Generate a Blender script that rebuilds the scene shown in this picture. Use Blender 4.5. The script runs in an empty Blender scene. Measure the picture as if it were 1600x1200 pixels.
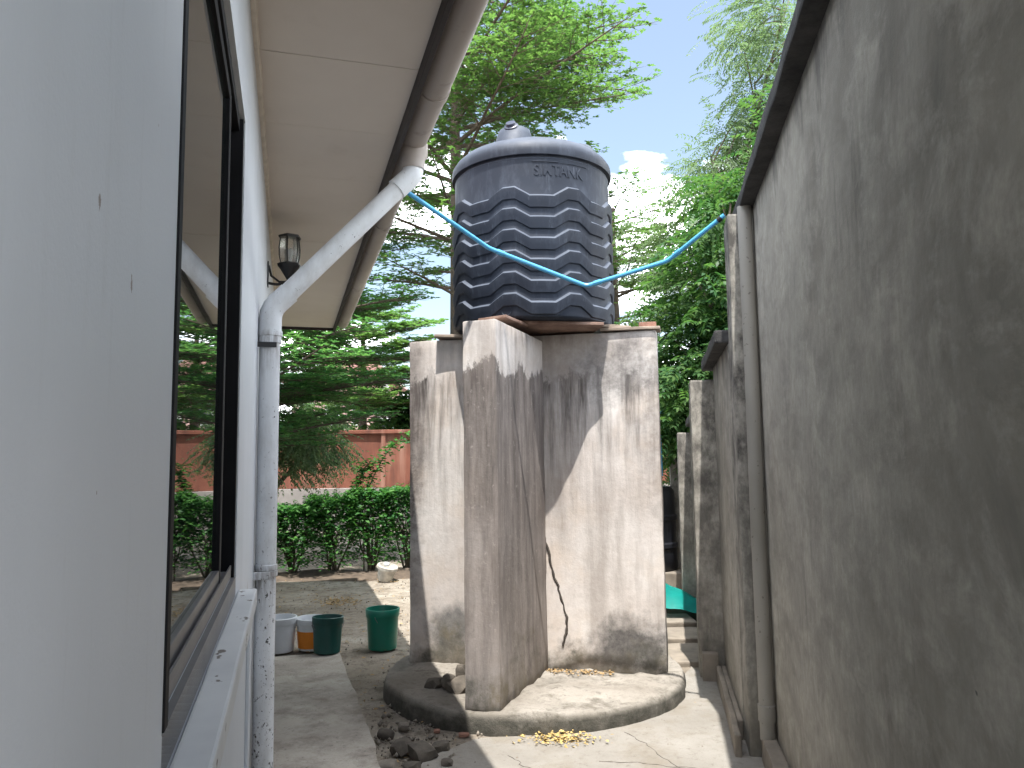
import bpy, bmesh, math, random
import numpy as np
from mathutils import Vector, Matrix, noise

random.seed(7)
RNG = np.random.default_rng(11)
S = bpy.context.scene
COL = S.collection
R = math.radians

# ---------------------------------------------------------------- camera
EYE = 1.55
cam_d = bpy.data.cameras.new('camera')
cam = bpy.data.objects.new('camera', cam_d)
COL.objects.link(cam)
S.camera = cam
cam_d.sensor_width = 36.0
cam_d.lens = 27.0
cam_d.clip_start = 0.02
cam_d.clip_end = 500.0
_p, _r = R(5.7), R(0.8)
_F = Vector((0, math.cos(_p), math.sin(_p)))
_U0 = Vector((0, -math.sin(_p), math.cos(_p)))
_R0 = Vector((1, 0, 0))
_Rt = _R0 * math.cos(_r) - _U0 * math.sin(_r)
_Up = _U0 * math.cos(_r) + _R0 * math.sin(_r)
M = Matrix((( _Rt.x, _Up.x, -_F.x, 0), (_Rt.y, _Up.y, -_F.y, 0), (_Rt.z, _Up.z, -_F.z, EYE), (0, 0, 0, 1)))
cam.matrix_world = M

# ---------------------------------------------------------------- sky and sun
SUN = Vector((-0.006, -0.337, 1.0)).normalized()
ELEV = math.asin(SUN.z)
AZ = math.atan2(SUN.x, SUN.y)
world = bpy.data.worlds.new('World')
S.world = world
world.use_nodes = True
wn = world.node_tree.nodes
wl = world.node_tree.links
wn.clear()
w_out = wn.new('ShaderNodeOutputWorld')
sky = wn.new('ShaderNodeTexSky')
sky.sky_type = 'NISHITA'
sky.sun_disc = False
sky.sun_elevation = ELEV
sky.sun_rotation = AZ
sky.air_density = 1.2
sky.dust_density = 1.0
bg1 = wn.new('ShaderNodeBackground')
bg1.inputs['Strength'].default_value = 0.051
wl.new(sky.outputs[0], bg1.inputs['Color'])
tc = wn.new('ShaderNodeTexCoord')
sep = wn.new('ShaderNodeSeparateXYZ')
wl.new(tc.outputs['Generated'], sep.inputs[0])
mz = wn.new('ShaderNodeMath'); mz.operation = 'ADD'; mz.inputs[1].default_value = 0.25
wl.new(sep.outputs['Z'], mz.inputs[0])
mz2 = wn.new('ShaderNodeMath'); mz2.operation = 'MAXIMUM'; mz2.inputs[1].default_value = 0.12
wl.new(mz.outputs[0], mz2.inputs[0])
dvx = wn.new('ShaderNodeMath'); dvx.operation = 'DIVIDE'
dvy = wn.new('ShaderNodeMath'); dvy.operation = 'DIVIDE'
wl.new(sep.outputs['X'], dvx.inputs[0]); wl.new(mz2.outputs[0], dvx.inputs[1])
wl.new(sep.outputs['Y'], dvy.inputs[0]); wl.new(mz2.outputs[0], dvy.inputs[1])
cmb = wn.new('ShaderNodeCombineXYZ')
wl.new(dvx.outputs[0], cmb.inputs[0]); wl.new(dvy.outputs[0], cmb.inputs[1])
cmb.inputs[2].default_value = 5.3
cn = wn.new('ShaderNodeTexNoise')
cn.inputs['Scale'].default_value = 2.0
cn.inputs['Detail'].default_value = 7.0
cn.inputs['Roughness'].default_value = 0.52
wl.new(cmb.outputs[0], cn.inputs['Vector'])
cr = wn.new('ShaderNodeValToRGB')
cr.color_ramp.elements[0].position = 0.50
cr.color_ramp.elements[1].position = 0.645
cr.color_ramp.elements[0].color = (0.015, 0.015, 0.015, 1)
cr.color_ramp.elements[1].color = (1, 1, 1, 1)
wl.new(cn.outputs[0], cr.inputs[0])
bg2 = wn.new('ShaderNodeBackground')
bg2.inputs['Color'].default_value = (0.95, 0.975, 1.0, 1)
bg2.inputs['Strength'].default_value = 3.0
mixw = wn.new('ShaderNodeMixShader')
wl.new(cr.outputs[0], mixw.inputs[0]); wl.new(bg1.outputs[0], mixw.inputs[1]); wl.new(bg2.outputs[0], mixw.inputs[2])
wl.new(mixw.outputs[0], w_out.inputs[0])

sun_d = bpy.data.lights.new('sun', 'SUN')
sun_d.energy = 2.1
sun_d.angle = R(0.53)
sun_d.color = (1.0, 0.965, 0.91)
sun = bpy.data.objects.new('sun', sun_d)
COL.objects.link(sun)
sun.rotation_euler = SUN.to_track_quat('Z', 'Y').to_euler()

S.view_settings.view_transform = 'Standard'
S.view_settings.look = 'None'
S.view_settings.gamma = 1.0
S.view_settings.use_curve_mapping = False
S.view_settings.exposure = 2.2
S.cycles.max_bounces = 8
S.cycles.transparent_max_bounces = 8

# ---------------------------------------------------------------- material helpers
class G:
    """small node-graph builder for one material"""
    def __init__(s, name):
        s.m = bpy.data.materials.new(name)
        s.m.use_nodes = True
        s.t = s.m.node_tree
        s.t.nodes.clear()
        s.out = s.t.nodes.new('ShaderNodeOutputMaterial')
        s.co = s.t.nodes.new('ShaderNodeTexCoord').outputs['Object']
    def n(s, k, **kw):
        x = s.t.nodes.new(k)
        for a, b in kw.items(): setattr(x, a, b)
        return x
    def set(s, sock, v):
        if isinstance(v, bpy.types.NodeSocket): s.t.links.new(v, sock)
        elif v is not None:
            if isinstance(v, (tuple, list)) and len(v) == 3 and sock.type == 'RGBA': v = (*v, 1)
            sock.default_value = v
    def map(s, sc=(1, 1, 1), loc=(0, 0, 0), vec=None):
        x = s.n('ShaderNodeMapping')
        s.set(x.inputs['Vector'], vec or s.co)
        x.inputs['Scale'].default_value = sc
        x.inputs['Location'].default_value = loc
        return x.outputs[0]
    def noise(s, scale, detail=4, rough=0.55, sc=None, loc=(0, 0, 0), dist=0.0):
        x = s.n('ShaderNodeTexNoise')
        s.set(x.inputs['Vector'], s.map(sc or (1, 1, 1), loc))
        x.inputs['Scale'].default_value = scale
        x.inputs['Detail'].default_value = detail
        x.inputs['Roughness'].default_value = rough
        x.inputs['Distortion'].default_value = dist
        return x.outputs[0]
    def ramp(s, f, *st):
        x = s.n('ShaderNodeValToRGB')
        e = x.color_ramp.elements
        while len(e) < len(st): e.new(0.5)
        for q, (p, c) in zip(e, st):
            q.position = p
            q.color = (c, c, c, 1) if not isinstance(c, tuple) else (*c, 1)
        s.set(x.inputs[0], f)
        return x.outputs[0]
    def mix(s, f, a, b, mode='MIX'):
        x = s.n('ShaderNodeMix', data_type='RGBA', blend_type=mode)
        s.set(x.inputs[0], f); s.set(x.inputs[6], a); s.set(x.inputs[7], b)
        return x.outputs[2]
    def math(s, op, a, b=None, clamp=False):
        x = s.n('ShaderNodeMath', operation=op, use_clamp=clamp)
        s.set(x.inputs[0], a)
        if b is not None: s.set(x.inputs[1], b)
        return x.outputs[0]
    def z(s, axis='Z'):
        x = s.n('ShaderNodeSeparateXYZ'); s.set(x.inputs[0], s.co)
        return x.outputs[axis]
    def rng(s, v, a, b, c=0.0, d=1.0):
        x = s.n('ShaderNodeMapRange', clamp=True)
        s.set(x.inputs[0], v)
        for i, q in enumerate((a, b, c, d)): x.inputs[i + 1].default_value = q
        return x.outputs[0]
    def bump(s, h, strength=0.3, dist=0.01):
        x = s.n('ShaderNodeBump')
        x.inputs['Strength'].default_value = strength
        x.inputs['Distance'].default_value = dist
        s.set(x.inputs['Height'], h)
        return x.outputs[0]
    def done(s, col, rough=0.8, normal=None, metal=0.0, spec=None):
        b = s.n('ShaderNodeBsdfPrincipled')
        s.set(b.inputs['Base Color'], col); s.set(b.inputs['Roughness'], rough)
        s.set(b.inputs['Metallic'], metal)
        if spec is not None: s.set(b.inputs['Specular IOR Level'], spec)
        if normal is not None: s.set(b.inputs['Normal'], normal)
        s.t.links.new(b.outputs[0], s.out.inputs[0])
        s.b = b
        return s.m

def m_plain(name, col, rough=0.6, var=0.15, scale=8, bump=0.1, metal=0.0):
    g = G(name)
    n = g.noise(scale, 5)
    lo = tuple(c * (1 - var) for c in col); hi = tuple(min(1, c * (1 + var)) for c in col)
    return g.done(g.ramp(n, (0.3, lo), (0.7, hi)), rough, g.bump(g.noise(scale * 8, 4), bump, 0.004), metal)

MAT = {}
# white wall paint with faint dirt and a few chips
g = G('white_wall_paint')
c = g.ramp(g.noise(1.3, 5), (0.3, (0.57, 0.60, 0.64)), (0.7, (0.63, 0.66, 0.70)))
c = g.mix(g.ramp(g.noise(3.0, 4, sc=(1, 1, .2)), (0.55, 0.0), (0.8, 0.25)), c, (0.36, 0.37, 0.375))
chip = g.ramp(g.noise(13, 2, loc=(3.3, 1.2, 0.4), sc=(1, 1, .6)), (0.765, 0.0), (0.78, 1.0))
c = g.mix(chip, c, (0.22, 0.17, 0.12))
wy, wz = g.z('Y'), g.z('Z')
for py, pz, rr in ((-3.317, 1.768, .0045), (-3.175, 1.730, .0050), (-3.176, 1.7385, .0022), (-3.288, 1.528, .0012), (-3.05, 1.95, .0015)):
    dd = g.math('SQRT', g.math('ADD', g.math('POWER', g.math('SUBTRACT', wy, py), 2.0), g.math('POWER', g.math('MULTIPLY', g.math('SUBTRACT', wz, pz), .62), 2.0)))
    dd = g.math('ADD', dd, g.rng(g.noise(260, 3), .3, .7, -rr * .5, rr * .5))
    c = g.mix(g.rng(dd, rr * .75, rr, 0.85, 0.0), c, (0.17, 0.13, 0.10))
spl = g.math('ADD', wz, g.rng(g.noise(3, 6, rough=.7), .3, .7, -.3, .3))
c = g.mix(g.rng(spl, 0.1, 0.6, .6, 0.0), c, (0.25, 0.215, 0.18))
c = g.mix(g.ramp(g.noise(1.0, 6, rough=.7, sc=(18, 18, 2.0), loc=(4, 4, 4)), (0.56, 0.0), (0.75, 0.18)), c, (0.30, 0.295, 0.28))
MAT['white'] = g.done(c, 0.5, g.bump(g.math('ADD', g.noise(160, 4, rough=.6), g.math('MULTIPLY', g.noise(9, 4), 1.5)), 0.16, 0.003))
# painted sill: chips along the edge
g = G('chipped_white_paint')
c = g.ramp(g.noise(5, 5), (0.3, (0.54, 0.55, 0.56)), (0.7, (0.66, 0.67, 0.67)))
chip = g.ramp(g.noise(26, 3, sc=(1, .55, 1)), (0.66, 0.0), (0.69, 1.0))
c = g.mix(chip, c, (0.16, 0.14, 0.12))
MAT['sill'] = g.done(c, 0.6, g.bump(chip, -0.3, 0.003))
# peeling paint over the plastic downpipe
g = G('peeling_pipe_paint')
c = g.ramp(g.noise(4, 5), (0.3, (0.74, 0.76, 0.78)), (0.7, (0.82, 0.84, 0.86)))
zz = g.rng(g.z(), 0.1, 2.0, 0.075, -0.012)
spot = g.ramp(g.math('ADD', g.noise(38, 5, rough=.7, sc=(1, 1, .7)), zz), (0.665, 0.0), (0.685, 1.0))
c = g.mix(spot, c, (0.055, 0.053, 0.05))
spot2 = g.ramp(g.math('ADD', g.noise(85, 4, rough=.7), g.math('MULTIPLY', zz, .7)), (0.66, 0.0), (0.70, 0.9))
c = g.mix(spot2, c, (0.12, 0.11, 0.10))
c = g.mix(g.ramp(g.noise(6, 6, rough=.7, sc=(1, 1, .35)), (0.45, 0.0), (0.75, 0.6)), c, (0.33, 0.315, 0.29))
for jz in (2.17, 1.02):
    dj = g.math('SUBTRACT', jz, g.z())
    run = g.math('MULTIPLY', g.rng(dj, 0.0, 0.22, 1.0, 0.0), g.rng(dj, -0.05, -0.02, 0.0, 1.0))
    c = g.mix(g.math('MULTIPLY', run, g.ramp(g.noise(1.0, 5, rough=.7, sc=(40, 40, 5)), (0.4, 0.0), (0.65, 0.75))), c, (0.14, 0.105, 0.085))
MAT['pipe'] = g.done(c, 0.5, g.bump(spot, -0.4, 0.002))
g = G('weathered_gutter')
c = g.ramp(g.noise(3, 5, sc=(1, .3, 1)), (0.3, (0.30, 0.25, 0.22)), (0.7, (0.47, 0.42, 0.38)))
MAT['gutter'] = g.done(g.mix(g.ramp(g.noise(9, 4), (0.6, 0.0), (0.75, 0.6)), c, (0.12, 0.08, 0.06)), 0.5)
MAT['fascia'] = m_plain('dark_brown_fascia', (0.018, 0.011, 0.011), 0.6, 0.3, 5)
g = G('soffit_board')
c = g.ramp(g.noise(1.2, 5), (0.3, (0.57, 0.50, 0.435)), (0.7, (0.64, 0.57, 0.50)))
c = g.mix(g.ramp(g.noise(4, 5, rough=.65), (0.6, 0.0), (0.8, 0.3)), c, (0.42, 0.34, 0.27))
MAT['soffit'] = g.done(c, 0.75, g.bump(g.noise(25, 4), 0.08, 0.003))
MAT['cornice'] = m_plain('cornice_plaster', (0.62, 0.55, 0.47), 0.8, 0.12, 12, 0.4)
MAT['roof'] = m_plain('roof_sheet', (0.16, 0.07, 0.05), 0.6, 0.2, 3)
MAT['black_metal'] = m_plain('black_metal', (0.012, 0.012, 0.014), 0.35, 0.3, 10)
MAT['frame_black'] = m_plain('black_window_frame', (0.006, 0.006, 0.008), 0.65, 0.3, 10, 0.0)
MAT['frame_black'].node_tree.nodes['Principled BSDF'].inputs['Specular IOR Level'].default_value = 0.2
MAT['alu'] = m_plain('grey_window_track', (0.15, 0.147, 0.15), 0.4, 0.15, 10, 0.0)
MAT['screen'] = m_plain('fly_screen', (0.003, 0.003, 0.005), 0.9, 0.2, 40, 0.3)
MAT['screen'].node_tree.nodes['Principled BSDF'].inputs['Specular IOR Level'].default_value = 0.1
MAT['room'] = m_plain('room_plaster', (0.30, 0.28, 0.26), 0.9)
g = G('tinted_glass')
MAT['glass'] = g.done((0.010, 0.013, 0.012), 0.015, g.bump(g.noise(1.6, 2), 0.015, 0.01), 0.0)
g.b.inputs['IOR'].default_value = 1.75
g = G('lantern_glass')
b = g.n('ShaderNodeBsdfPrincipled'); b.inputs['Base Color'].default_value = (.85, .83, .78, 1)
b.inputs['Roughness'].default_value = 0.25; b.inputs['Transmission Weight'].default_value = 0.9
g.t.links.new(b.outputs[0], g.out.inputs[0]); MAT['lamp_glass'] = g.m

def m_stand(name, front):
    """old lime plaster: pale ground, mould running down from the casting joint at 2.1 m, damp feet"""
    g = G(name)
    x, z = g.z('X'), g.z('Z')
    warp = g.rng(g.noise(4.0, 6, rough=.7, loc=(2, 5, 1)), 0.25, 0.75, -0.55, 0.55)
    def blob(cx, cz, rx, rz, soft=.5, w=1.0):
        dx = g.math('DIVIDE', g.math('SUBTRACT', x, cx), rx); dz = g.math('DIVIDE', g.math('SUBTRACT', z, cz), rz)
        d = g.math('SQRT', g.math('ADD', g.math('MULTIPLY', dx, dx), g.math('MULTIPLY', dz, dz)))
        return g.rng(g.math('ADD', d, g.math('MULTIPLY', warp, w)), 1.0 - soft, 1.0 + soft * .4, 1.0, 0.0)
    c = g.ramp(g.noise(1.2, 6, rough=.62), (0.34, (0.45, 0.385, 0.335)), (0.48, (0.59, 0.535, 0.495)), (0.62, (0.68, 0.64, 0.605)))
    c = g.mix(g.ramp(g.noise(2.6, 5, rough=.6, loc=(5, 2, 1)), (0.50, 0.0), (0.70, 0.5)), c, (0.56, 0.45, 0.35))
    br = g.ramp(g.noise(1.0, 6, rough=.65, sc=(4.0, 4.0, .55), loc=(2, 2, 7)), (0.49, 0.0), (0.63, 0.7))
    c = g.mix(br, c, (0.34, 0.30, 0.27))
    grit = g.ramp(g.noise(24, 6, rough=.75), (0.40, 0.0), (0.68, 1.0))
    zj = g.math('ADD', z, g.rng(g.noise(4.5, 6, rough=.72, sc=(1, 1, .5)), 0.28, 0.72, -0.16, 0.16))
    below = g.ramp(g.rng(zj, 0.0, 2.5), (0.12, 0.0), (0.40, 0.12), (0.60, 0.36), (0.74, 0.80), (0.845, 1.0), (0.862, 0.04), (0.94, 0.08), (1.0, 0.6))
    st = g.math('ADD', g.noise(1.0, 6, rough=.66, sc=(6.5, 6.5, .55)), 0.06 if front else 0.0)
    st = g.ramp(st, (0.36, 0.0), (0.54, 1.0))
    fine = g.ramp(g.noise(1.0, 5, rough=.7, sc=(24, 24, 1.8), loc=(1, 7, 3)), (0.38, 0.35), (0.6, 1.0))
    f = g.math('MULTIPLY', g.math('MULTIPLY', st, below), fine, True)
    c = g.mix(g.math('MULTIPLY', f, 1.25 if front else 1.0, True), c, (0.040, 0.033, 0.030))
    if front:
        body = g.ramp(g.rng(zj, 0.0, 2.5), (0.0, .80), (0.78, .78), (0.845, .82), (0.862, 0.05), (1.0, .15))
        c = g.mix(body, c, g.ramp(g.noise(1.0, 6, rough=.7, sc=(9, 9, 1.3), loc=(4, 4, 0)), (0.36, (0.070, 0.058, 0.053)), (0.50, (0.165, 0.140, 0.127)), (0.64, (0.27, 0.235, 0.215))))
        c = g.mix(g.math('MULTIPLY', g.ramp(g.noise(30, 5, rough=.7, loc=(3, 9, 9)), (0.60, 0.0), (0.70, 0.55)), body), c, (0.48, 0.43, 0.39))
    else:
        def dark(c, m, k, col=(0.070, 0.064, 0.060), floor=.55):
            return g.mix(g.math('MULTIPLY', g.math('MULTIPLY', m, k), g.ramp(grit, (0.0, floor), (1.0, 1.0))), c, col)
        c = dark(c, blob(0.66, 0.28, 0.33, 0.20), 1.0, (0.055, 0.053, 0.052), .8)                 # black damp patch low on the right
        c = dark(c, blob(0.30, 0.14, 0.42, 0.10), 0.7, (0.12, 0.105, 0.075))
        c = dark(c, blob(-0.62, 0.36, 0.19, 0.20), 0.9, (0.085, 0.09, 0.09), .75)
        c = dark(c, blob(-0.60, 0.16, 0.36, 0.10), 0.8, (0.10, 0.085, 0.055))
        c = dark(c, blob(-0.93, 1.55, 0.13, 1.0, w=.9), 0.95, (0.085, 0.068, 0.062))
        c = dark(c, blob(0.93, 1.9, 0.16, 0.75, w=.9), 0.62, (0.15, 0.13, 0.118))
        c = dark(c, blob(0.36, 2.36, 0.52, 0.34, w=.6), 0.6, (0.22, 0.185, 0.16), .8)
        c = dark(c, blob(0.64, 2.16, 0.24, 0.28), 0.8, (0.085, 0.08, 0.078))
    c = g.mix(g.math('MULTIPLY', grit, 0.15), c, (0.17, 0.148, 0.13))
    zb = g.math('ADD', z, g.rng(g.noise(3.4, 6, rough=.65, loc=(1, 7, 0)), 0.3, 0.7, -0.30, 0.30))
    damp = g.math('MULTIPLY', g.rng(zb, 0.12, 0.36, 1.0, 0.0), g.ramp(g.noise(11, 6, rough=.75), (0.36, 0.3), (0.58, 1.0)))
    c = g.mix(g.math('MULTIPLY', damp, 0.85), c, g.ramp(g.noise(5, 3), (0.4, (0.065, 0.063, 0.05)), (0.6, (0.15, 0.125, 0.085))))
    h = g.math('ADD', g.noise(34, 6, rough=.72), g.math('MULTIPLY', g.noise(7, 4), 0.9))
    return g.done(c, 0.93, g.bump(h, 0.22, 0.010))
MAT['stand'] = m_stand('stained_stand_plaster', False)
MAT['stand_dirty'] = m_stand('heavily_stained_stand_plaster', True)
g = G('plinth_concrete')
c = g.ramp(g.noise(3, 6, rough=.65), (0.38, (0.16, 0.14, 0.115)), (0.58, (0.30, 0.275, 0.24)))
c = g.mix(g.ramp(g.noise(6, 6, rough=.75), (0.48, 0.0), (0.64, 0.8)), c, (0.105, 0.092, 0.072))
c = g.mix(g.ramp(g.noise(28, 5, rough=.75), (0.56, 0.0), (0.68, 0.6)), c, (0.07, 0.062, 0.05))
side = g.rng(g.z(), 0.075, 0.118, 1.0, 0.0)
c = g.mix(g.math('MULTIPLY', side, g.ramp(g.noise(9, 6, rough=.7), (0.3, 0.55), (0.6, 1.0))), c, (0.045, 0.043, 0.034))
MAT['plinth'] = g.done(c, 0.95, g.bump(g.noise(30, 6, rough=.7), 0.6, 0.015))
def m_bwall(name, lo, hi, ztop=2.9, mott=0.0):
    g = G(name)
    c = g.ramp(g.noise(0.8, 6, rough=.65, dist=.3), (0.30, lo), (0.70, hi))
    cl = g.ramp(g.noise(1.5, 6, rough=.68, sc=(1, 1, .62), loc=(9, 1, 4), dist=.6), (0.44, 0.0), (0.68, 0.72))
    c = g.mix(cl, c, tuple(x * .46 for x in lo))
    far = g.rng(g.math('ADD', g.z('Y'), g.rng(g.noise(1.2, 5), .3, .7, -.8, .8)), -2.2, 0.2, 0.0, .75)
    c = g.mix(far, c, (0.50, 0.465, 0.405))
    pale = g.ramp(g.noise(0.8, 6, rough=.62, sc=(1.5, 1.5, 1.0), loc=(3, 3, 5), dist=.5), (0.46, 0.0), (0.68, 0.55))
    c = g.mix(pale, c, (0.385, 0.37, 0.315))
    warm = g.ramp(g.noise(1.1, 6, rough=.65, loc=(13, 3, 5)), (0.48, 0.0), (0.70, 0.45))
    c = g.mix(warm, c, (0.19, 0.16, 0.115))
    gate = g.ramp(g.noise(1.3, 4, loc=(7, 7, 1)), (0.50, 0.0), (0.64, 1.0))
    smear = g.math('MULTIPLY', gate, g.ramp(g.noise(1.0, 6, rough=.68, sc=(9, 9, 1.7), loc=(2, 0, 9)), (0.54, 0.0), (0.70, 0.8)))
    c = g.mix(smear, c, (0.085, 0.082, 0.074))
    blo = g.ramp(g.noise(1.0, 7, rough=.72, sc=(5, 3.0, 6), loc=(1, 8, 2), dist=.3), (0.44, 0.0), (0.68, 0.55))
    c = g.mix(blo, c, tuple(x * .52 for x in lo))
    blp = g.ramp(g.noise(1.0, 7, rough=.72, sc=(5, 3.4, 5), loc=(6, 2, 7), dist=.3), (0.50, 0.0), (0.70, 0.6))
    c = g.mix(blp, c, tuple(min(1, x * 1.35) for x in hi))
    fib = g.ramp(g.noise(1.0, 6, rough=.7, sc=(40, 30, 14)), (0.35, 0.0), (0.7, 0.45))
    c = g.mix(fib, c, tuple(x * .72 for x in lo))
    pit = g.ramp(g.noise(9, 3, rough=.7, loc=(0, 4, 0)), (0.735, 0.0), (0.76, 0.85))
    c = g.mix(pit, c, (0.06, 0.055, 0.048))
    if mott:
        c = g.mix(g.math('MULTIPLY', g.rng(g.z(), .3, 1.7, .35, 1.0), g.ramp(g.noise(7, 6, rough=.72, sc=(1, 1, .6)), (0.42, 0.0), (0.60, mott))), c, (0.05, 0.045, 0.04))
    zt = g.math('ADD', g.z(), g.rng(g.noise(1, 6, rough=.68, sc=(4.5, 4.5, .9), dist=.4), .28, .72, -.20, .20))
    c = g.mix(g.rng(zt, ztop - .18, ztop + .06, 0.0, 0.92), c, (0.033, 0.031, 0.030))
    foot = g.math('ADD', g.z(), g.rng(g.noise(4, 6, rough=.7), .3, .7, -.25, .25))
    c = g.mix(g.rng(foot, 0.0, 0.45, 0.65, 0.0), c, (0.12, 0.105, 0.078))
    h = g.math('ADD', g.noise(55, 6, rough=.72), g.math('MULTIPLY', g.noise(4.5, 5), 1.2))
    return g.done(c, 0.9, g.bump(h, 0.26, 0.008))
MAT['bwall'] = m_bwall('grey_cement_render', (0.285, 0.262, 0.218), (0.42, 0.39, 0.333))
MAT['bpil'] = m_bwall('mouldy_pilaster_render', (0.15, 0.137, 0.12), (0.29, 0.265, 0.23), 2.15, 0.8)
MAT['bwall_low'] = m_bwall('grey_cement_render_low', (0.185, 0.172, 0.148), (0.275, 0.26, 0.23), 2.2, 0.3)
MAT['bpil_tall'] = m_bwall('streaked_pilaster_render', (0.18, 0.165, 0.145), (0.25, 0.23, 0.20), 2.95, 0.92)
g = G('black_mould_coping')
c = g.ramp(g.noise(6, 6, rough=.7), (0.35, (0.018, 0.018, 0.019)), (0.7, (0.075, 0.072, 0.070)))
MAT['coping'] = g.done(c, 0.95, g.bump(g.noise(25, 6, rough=.7), 0.6, 0.015))
g = G('ventpipe_plastic')
c = g.ramp(g.noise(3, 5, sc=(1, 1, .4)), (0.3, (0.24, 0.222, 0.19)), (0.7, (0.34, 0.32, 0.285)))
c = g.mix(g.ramp(g.noise(40, 3), (0.66, 0.0), (0.7, 0.8)), c, (0.12, 0.10, 0.08))
MAT['vent'] = g.done(c, 0.6)
g = G('bare_earth')
c = g.ramp(g.noise(0.55, 6, rough=.6), (0.34, (0.22, 0.185, 0.145)), (0.5, (0.32, 0.28, 0.23)), (0.64, (0.40, 0.365, 0.31)))
c = g.mix(g.ramp(g.noise(2.6, 6, rough=.65, loc=(4, 1, 0)), (0.46, 0.0), (0.62, 0.75)), c, (0.21, 0.175, 0.135))
c = g.mix(g.ramp(g.noise(9, 6, rough=.75, loc=(1, 9, 0)), (0.50, 0.0), (0.62, 0.75)), c, (0.13, 0.105, 0.08))
c = g.mix(g.ramp(g.noise(55, 5, rough=.8), (0.55, 0.0), (0.70, 0.7)), c, (0.42, 0.385, 0.33))
MAT['earth'] = g.done(c, 1.0, g.bump(g.math('ADD', g.noise(35, 6, rough=.75), g.noise(8, 4)), 0.8, 0.03), spec=0.2)
g = G('path_concrete')
c = g.ramp(g.noise(1.4, 6, rough=.62), (0.33, (0.31, 0.275, 0.235)), (0.66, (0.47, 0.43, 0.375)))
c = g.mix(g.ramp(g.noise(4, 6, rough=.72), (0.46, 0.0), (0.64, 0.75)), c, (0.185, 0.155, 0.125))
c = g.mix(g.ramp(g.noise(11, 6, rough=.75, loc=(3, 3, 0)), (0.52, 0.0), (0.66, 0.6)), c, (0.33, 0.30, 0.255))
c = g.mix(g.ramp(g.noise(42, 5, rough=.8), (0.57, 0.0), (0.70, 0.8)), c, (0.40, 0.37, 0.32))
c = g.mix(g.ramp(g.noise(34, 5, rough=.8, loc=(0, 5, 2)), (0.58, 0.0), (0.70, 0.8)), c, (0.06, 0.05, 0.04))
MAT['path'] = g.done(c, 0.95, g.bump(g.noise(30, 6, rough=.78), 0.7, 0.018))
g = G('cement_screed')
c = g.ramp(g.noise(1.0, 6, rough=.6), (0.33, (0.185, 0.17, 0.147)), (0.66, (0.285, 0.268, 0.24)))
c = g.mix(g.ramp(g.noise(3.5, 6, rough=.7), (0.48, 0.0), (0.64, 0.7)), c, (0.19, 0.165, 0.13))
c = g.mix(g.ramp(g.noise(24, 6, rough=.78), (0.54, 0.0), (0.68, 0.6)), c, (0.13, 0.11, 0.085))
MAT['screed'] = g.done(c, 0.95, g.bump(g.noise(22, 6, rough=.72), 0.7, 0.018))
g = G('tank_plastic')
c = g.ramp(g.noise(2.5, 5), (0.35, (0.011, 0.015, 0.025)), (0.68, (0.020, 0.027, 0.042)))
geo = g.n('ShaderNodeNewGeometry')
sp = g.n('ShaderNodeSeparateXYZ'); g.set(sp.inputs[0], geo.outputs['Normal'])
dust_highlight = g.math('MULTIPLY', g.rng(sp.outputs['Z'], 0.15, 0.7, 0.0, 0.75), g.ramp(g.noise(6, 5), (0.3, 0.5), (0.7, 1.0)))  # dust on upward faces, also painting the sky-lit highlight along the rib ledges
c = g.mix(dust_highlight, c, (0.105, 0.122, 0.155))
scuff = g.ramp(g.noise(3, 6, rough=.75, sc=(3, 3, 1)), (0.48, 0.0), (0.72, 0.4))
c = g.mix(scuff, c, (0.075, 0.088, 0.115))
scr = g.ramp(g.noise(1.0, 5, rough=.7, sc=(22, 22, 3)), (0.60, 0.0), (0.72, 0.35))
c = g.mix(scr, c, (0.12, 0.135, 0.165))
MAT['tank'] = g.done(c, g.ramp(g.noise(5, 4), (0.3, 0.52), (0.7, 0.72)), g.bump(g.noise(12, 3), 0.05, 0.01), 0.0, 0.3)
MAT['tank_cap'] = m_plain('tank_cap_plastic', (0.03, 0.035, 0.06), 0.4, 0.2, 20)
g = G('rusty_steel')
c = g.ramp(g.noise(5, 6, rough=.7), (0.35, (0.13, 0.07, 0.05)), (0.65, (0.30, 0.20, 0.155)))
MAT['rust'] = g.done(c, 0.85, g.bump(g.noise(30, 5, rough=.7), 0.4, 0.006))
g = G('weathered_board')
c = g.ramp(g.noise(3, 6, rough=.65, sc=(1, 9, 9)), (0.35, (0.16, 0.12, 0.09)), (0.65, (0.36, 0.29, 0.23)))
MAT['board'] = g.done(c, 0.9, g.bump(g.noise(6, 6, sc=(1, 12, 12)), 0.5, 0.006))
MAT['brick'] = m_plain('red_brick', (0.24, 0.125, 0.09), 0.9, 0.3, 14, 0.5)
MAT['bluepipe'] = m_plain('blue_conduit', (0.07, 0.31, 0.52), 0.35, 0.15, 6)
MAT['green'] = m_plain('green_plastic', (0.004, 0.155, 0.105), 0.35, 0.12, 5)
MAT['dgreen'] = m_plain('dark_green_plastic', (0.004, 0.060, 0.052), 0.38, 0.15, 5)
MAT['wplastic'] = m_plain('white_plastic', (0.68, 0.70, 0.72), 0.4, 0.08, 6)
MAT['orange'] = m_plain('orange_label', (0.75, 0.24, 0.02), 0.45, 0.1, 6)
MAT['potwhite'] = m_plain('flaking_limewash', (0.48, 0.45, 0.40), 0.9, 0.4, 12, 0.5)
MAT['teal'] = m_plain('teal_plastic', (0.01, 0.33, 0.29), 0.4, 0.15, 6)
MAT['rock'] = m_plain('dark_rubble', (0.085, 0.072, 0.058), 0.95, 0.45, 12, 0.7)
MAT['rock_pale'] = m_plain('pale_rubble', (0.19, 0.165, 0.135), 0.95, 0.35, 12, 0.7)
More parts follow.
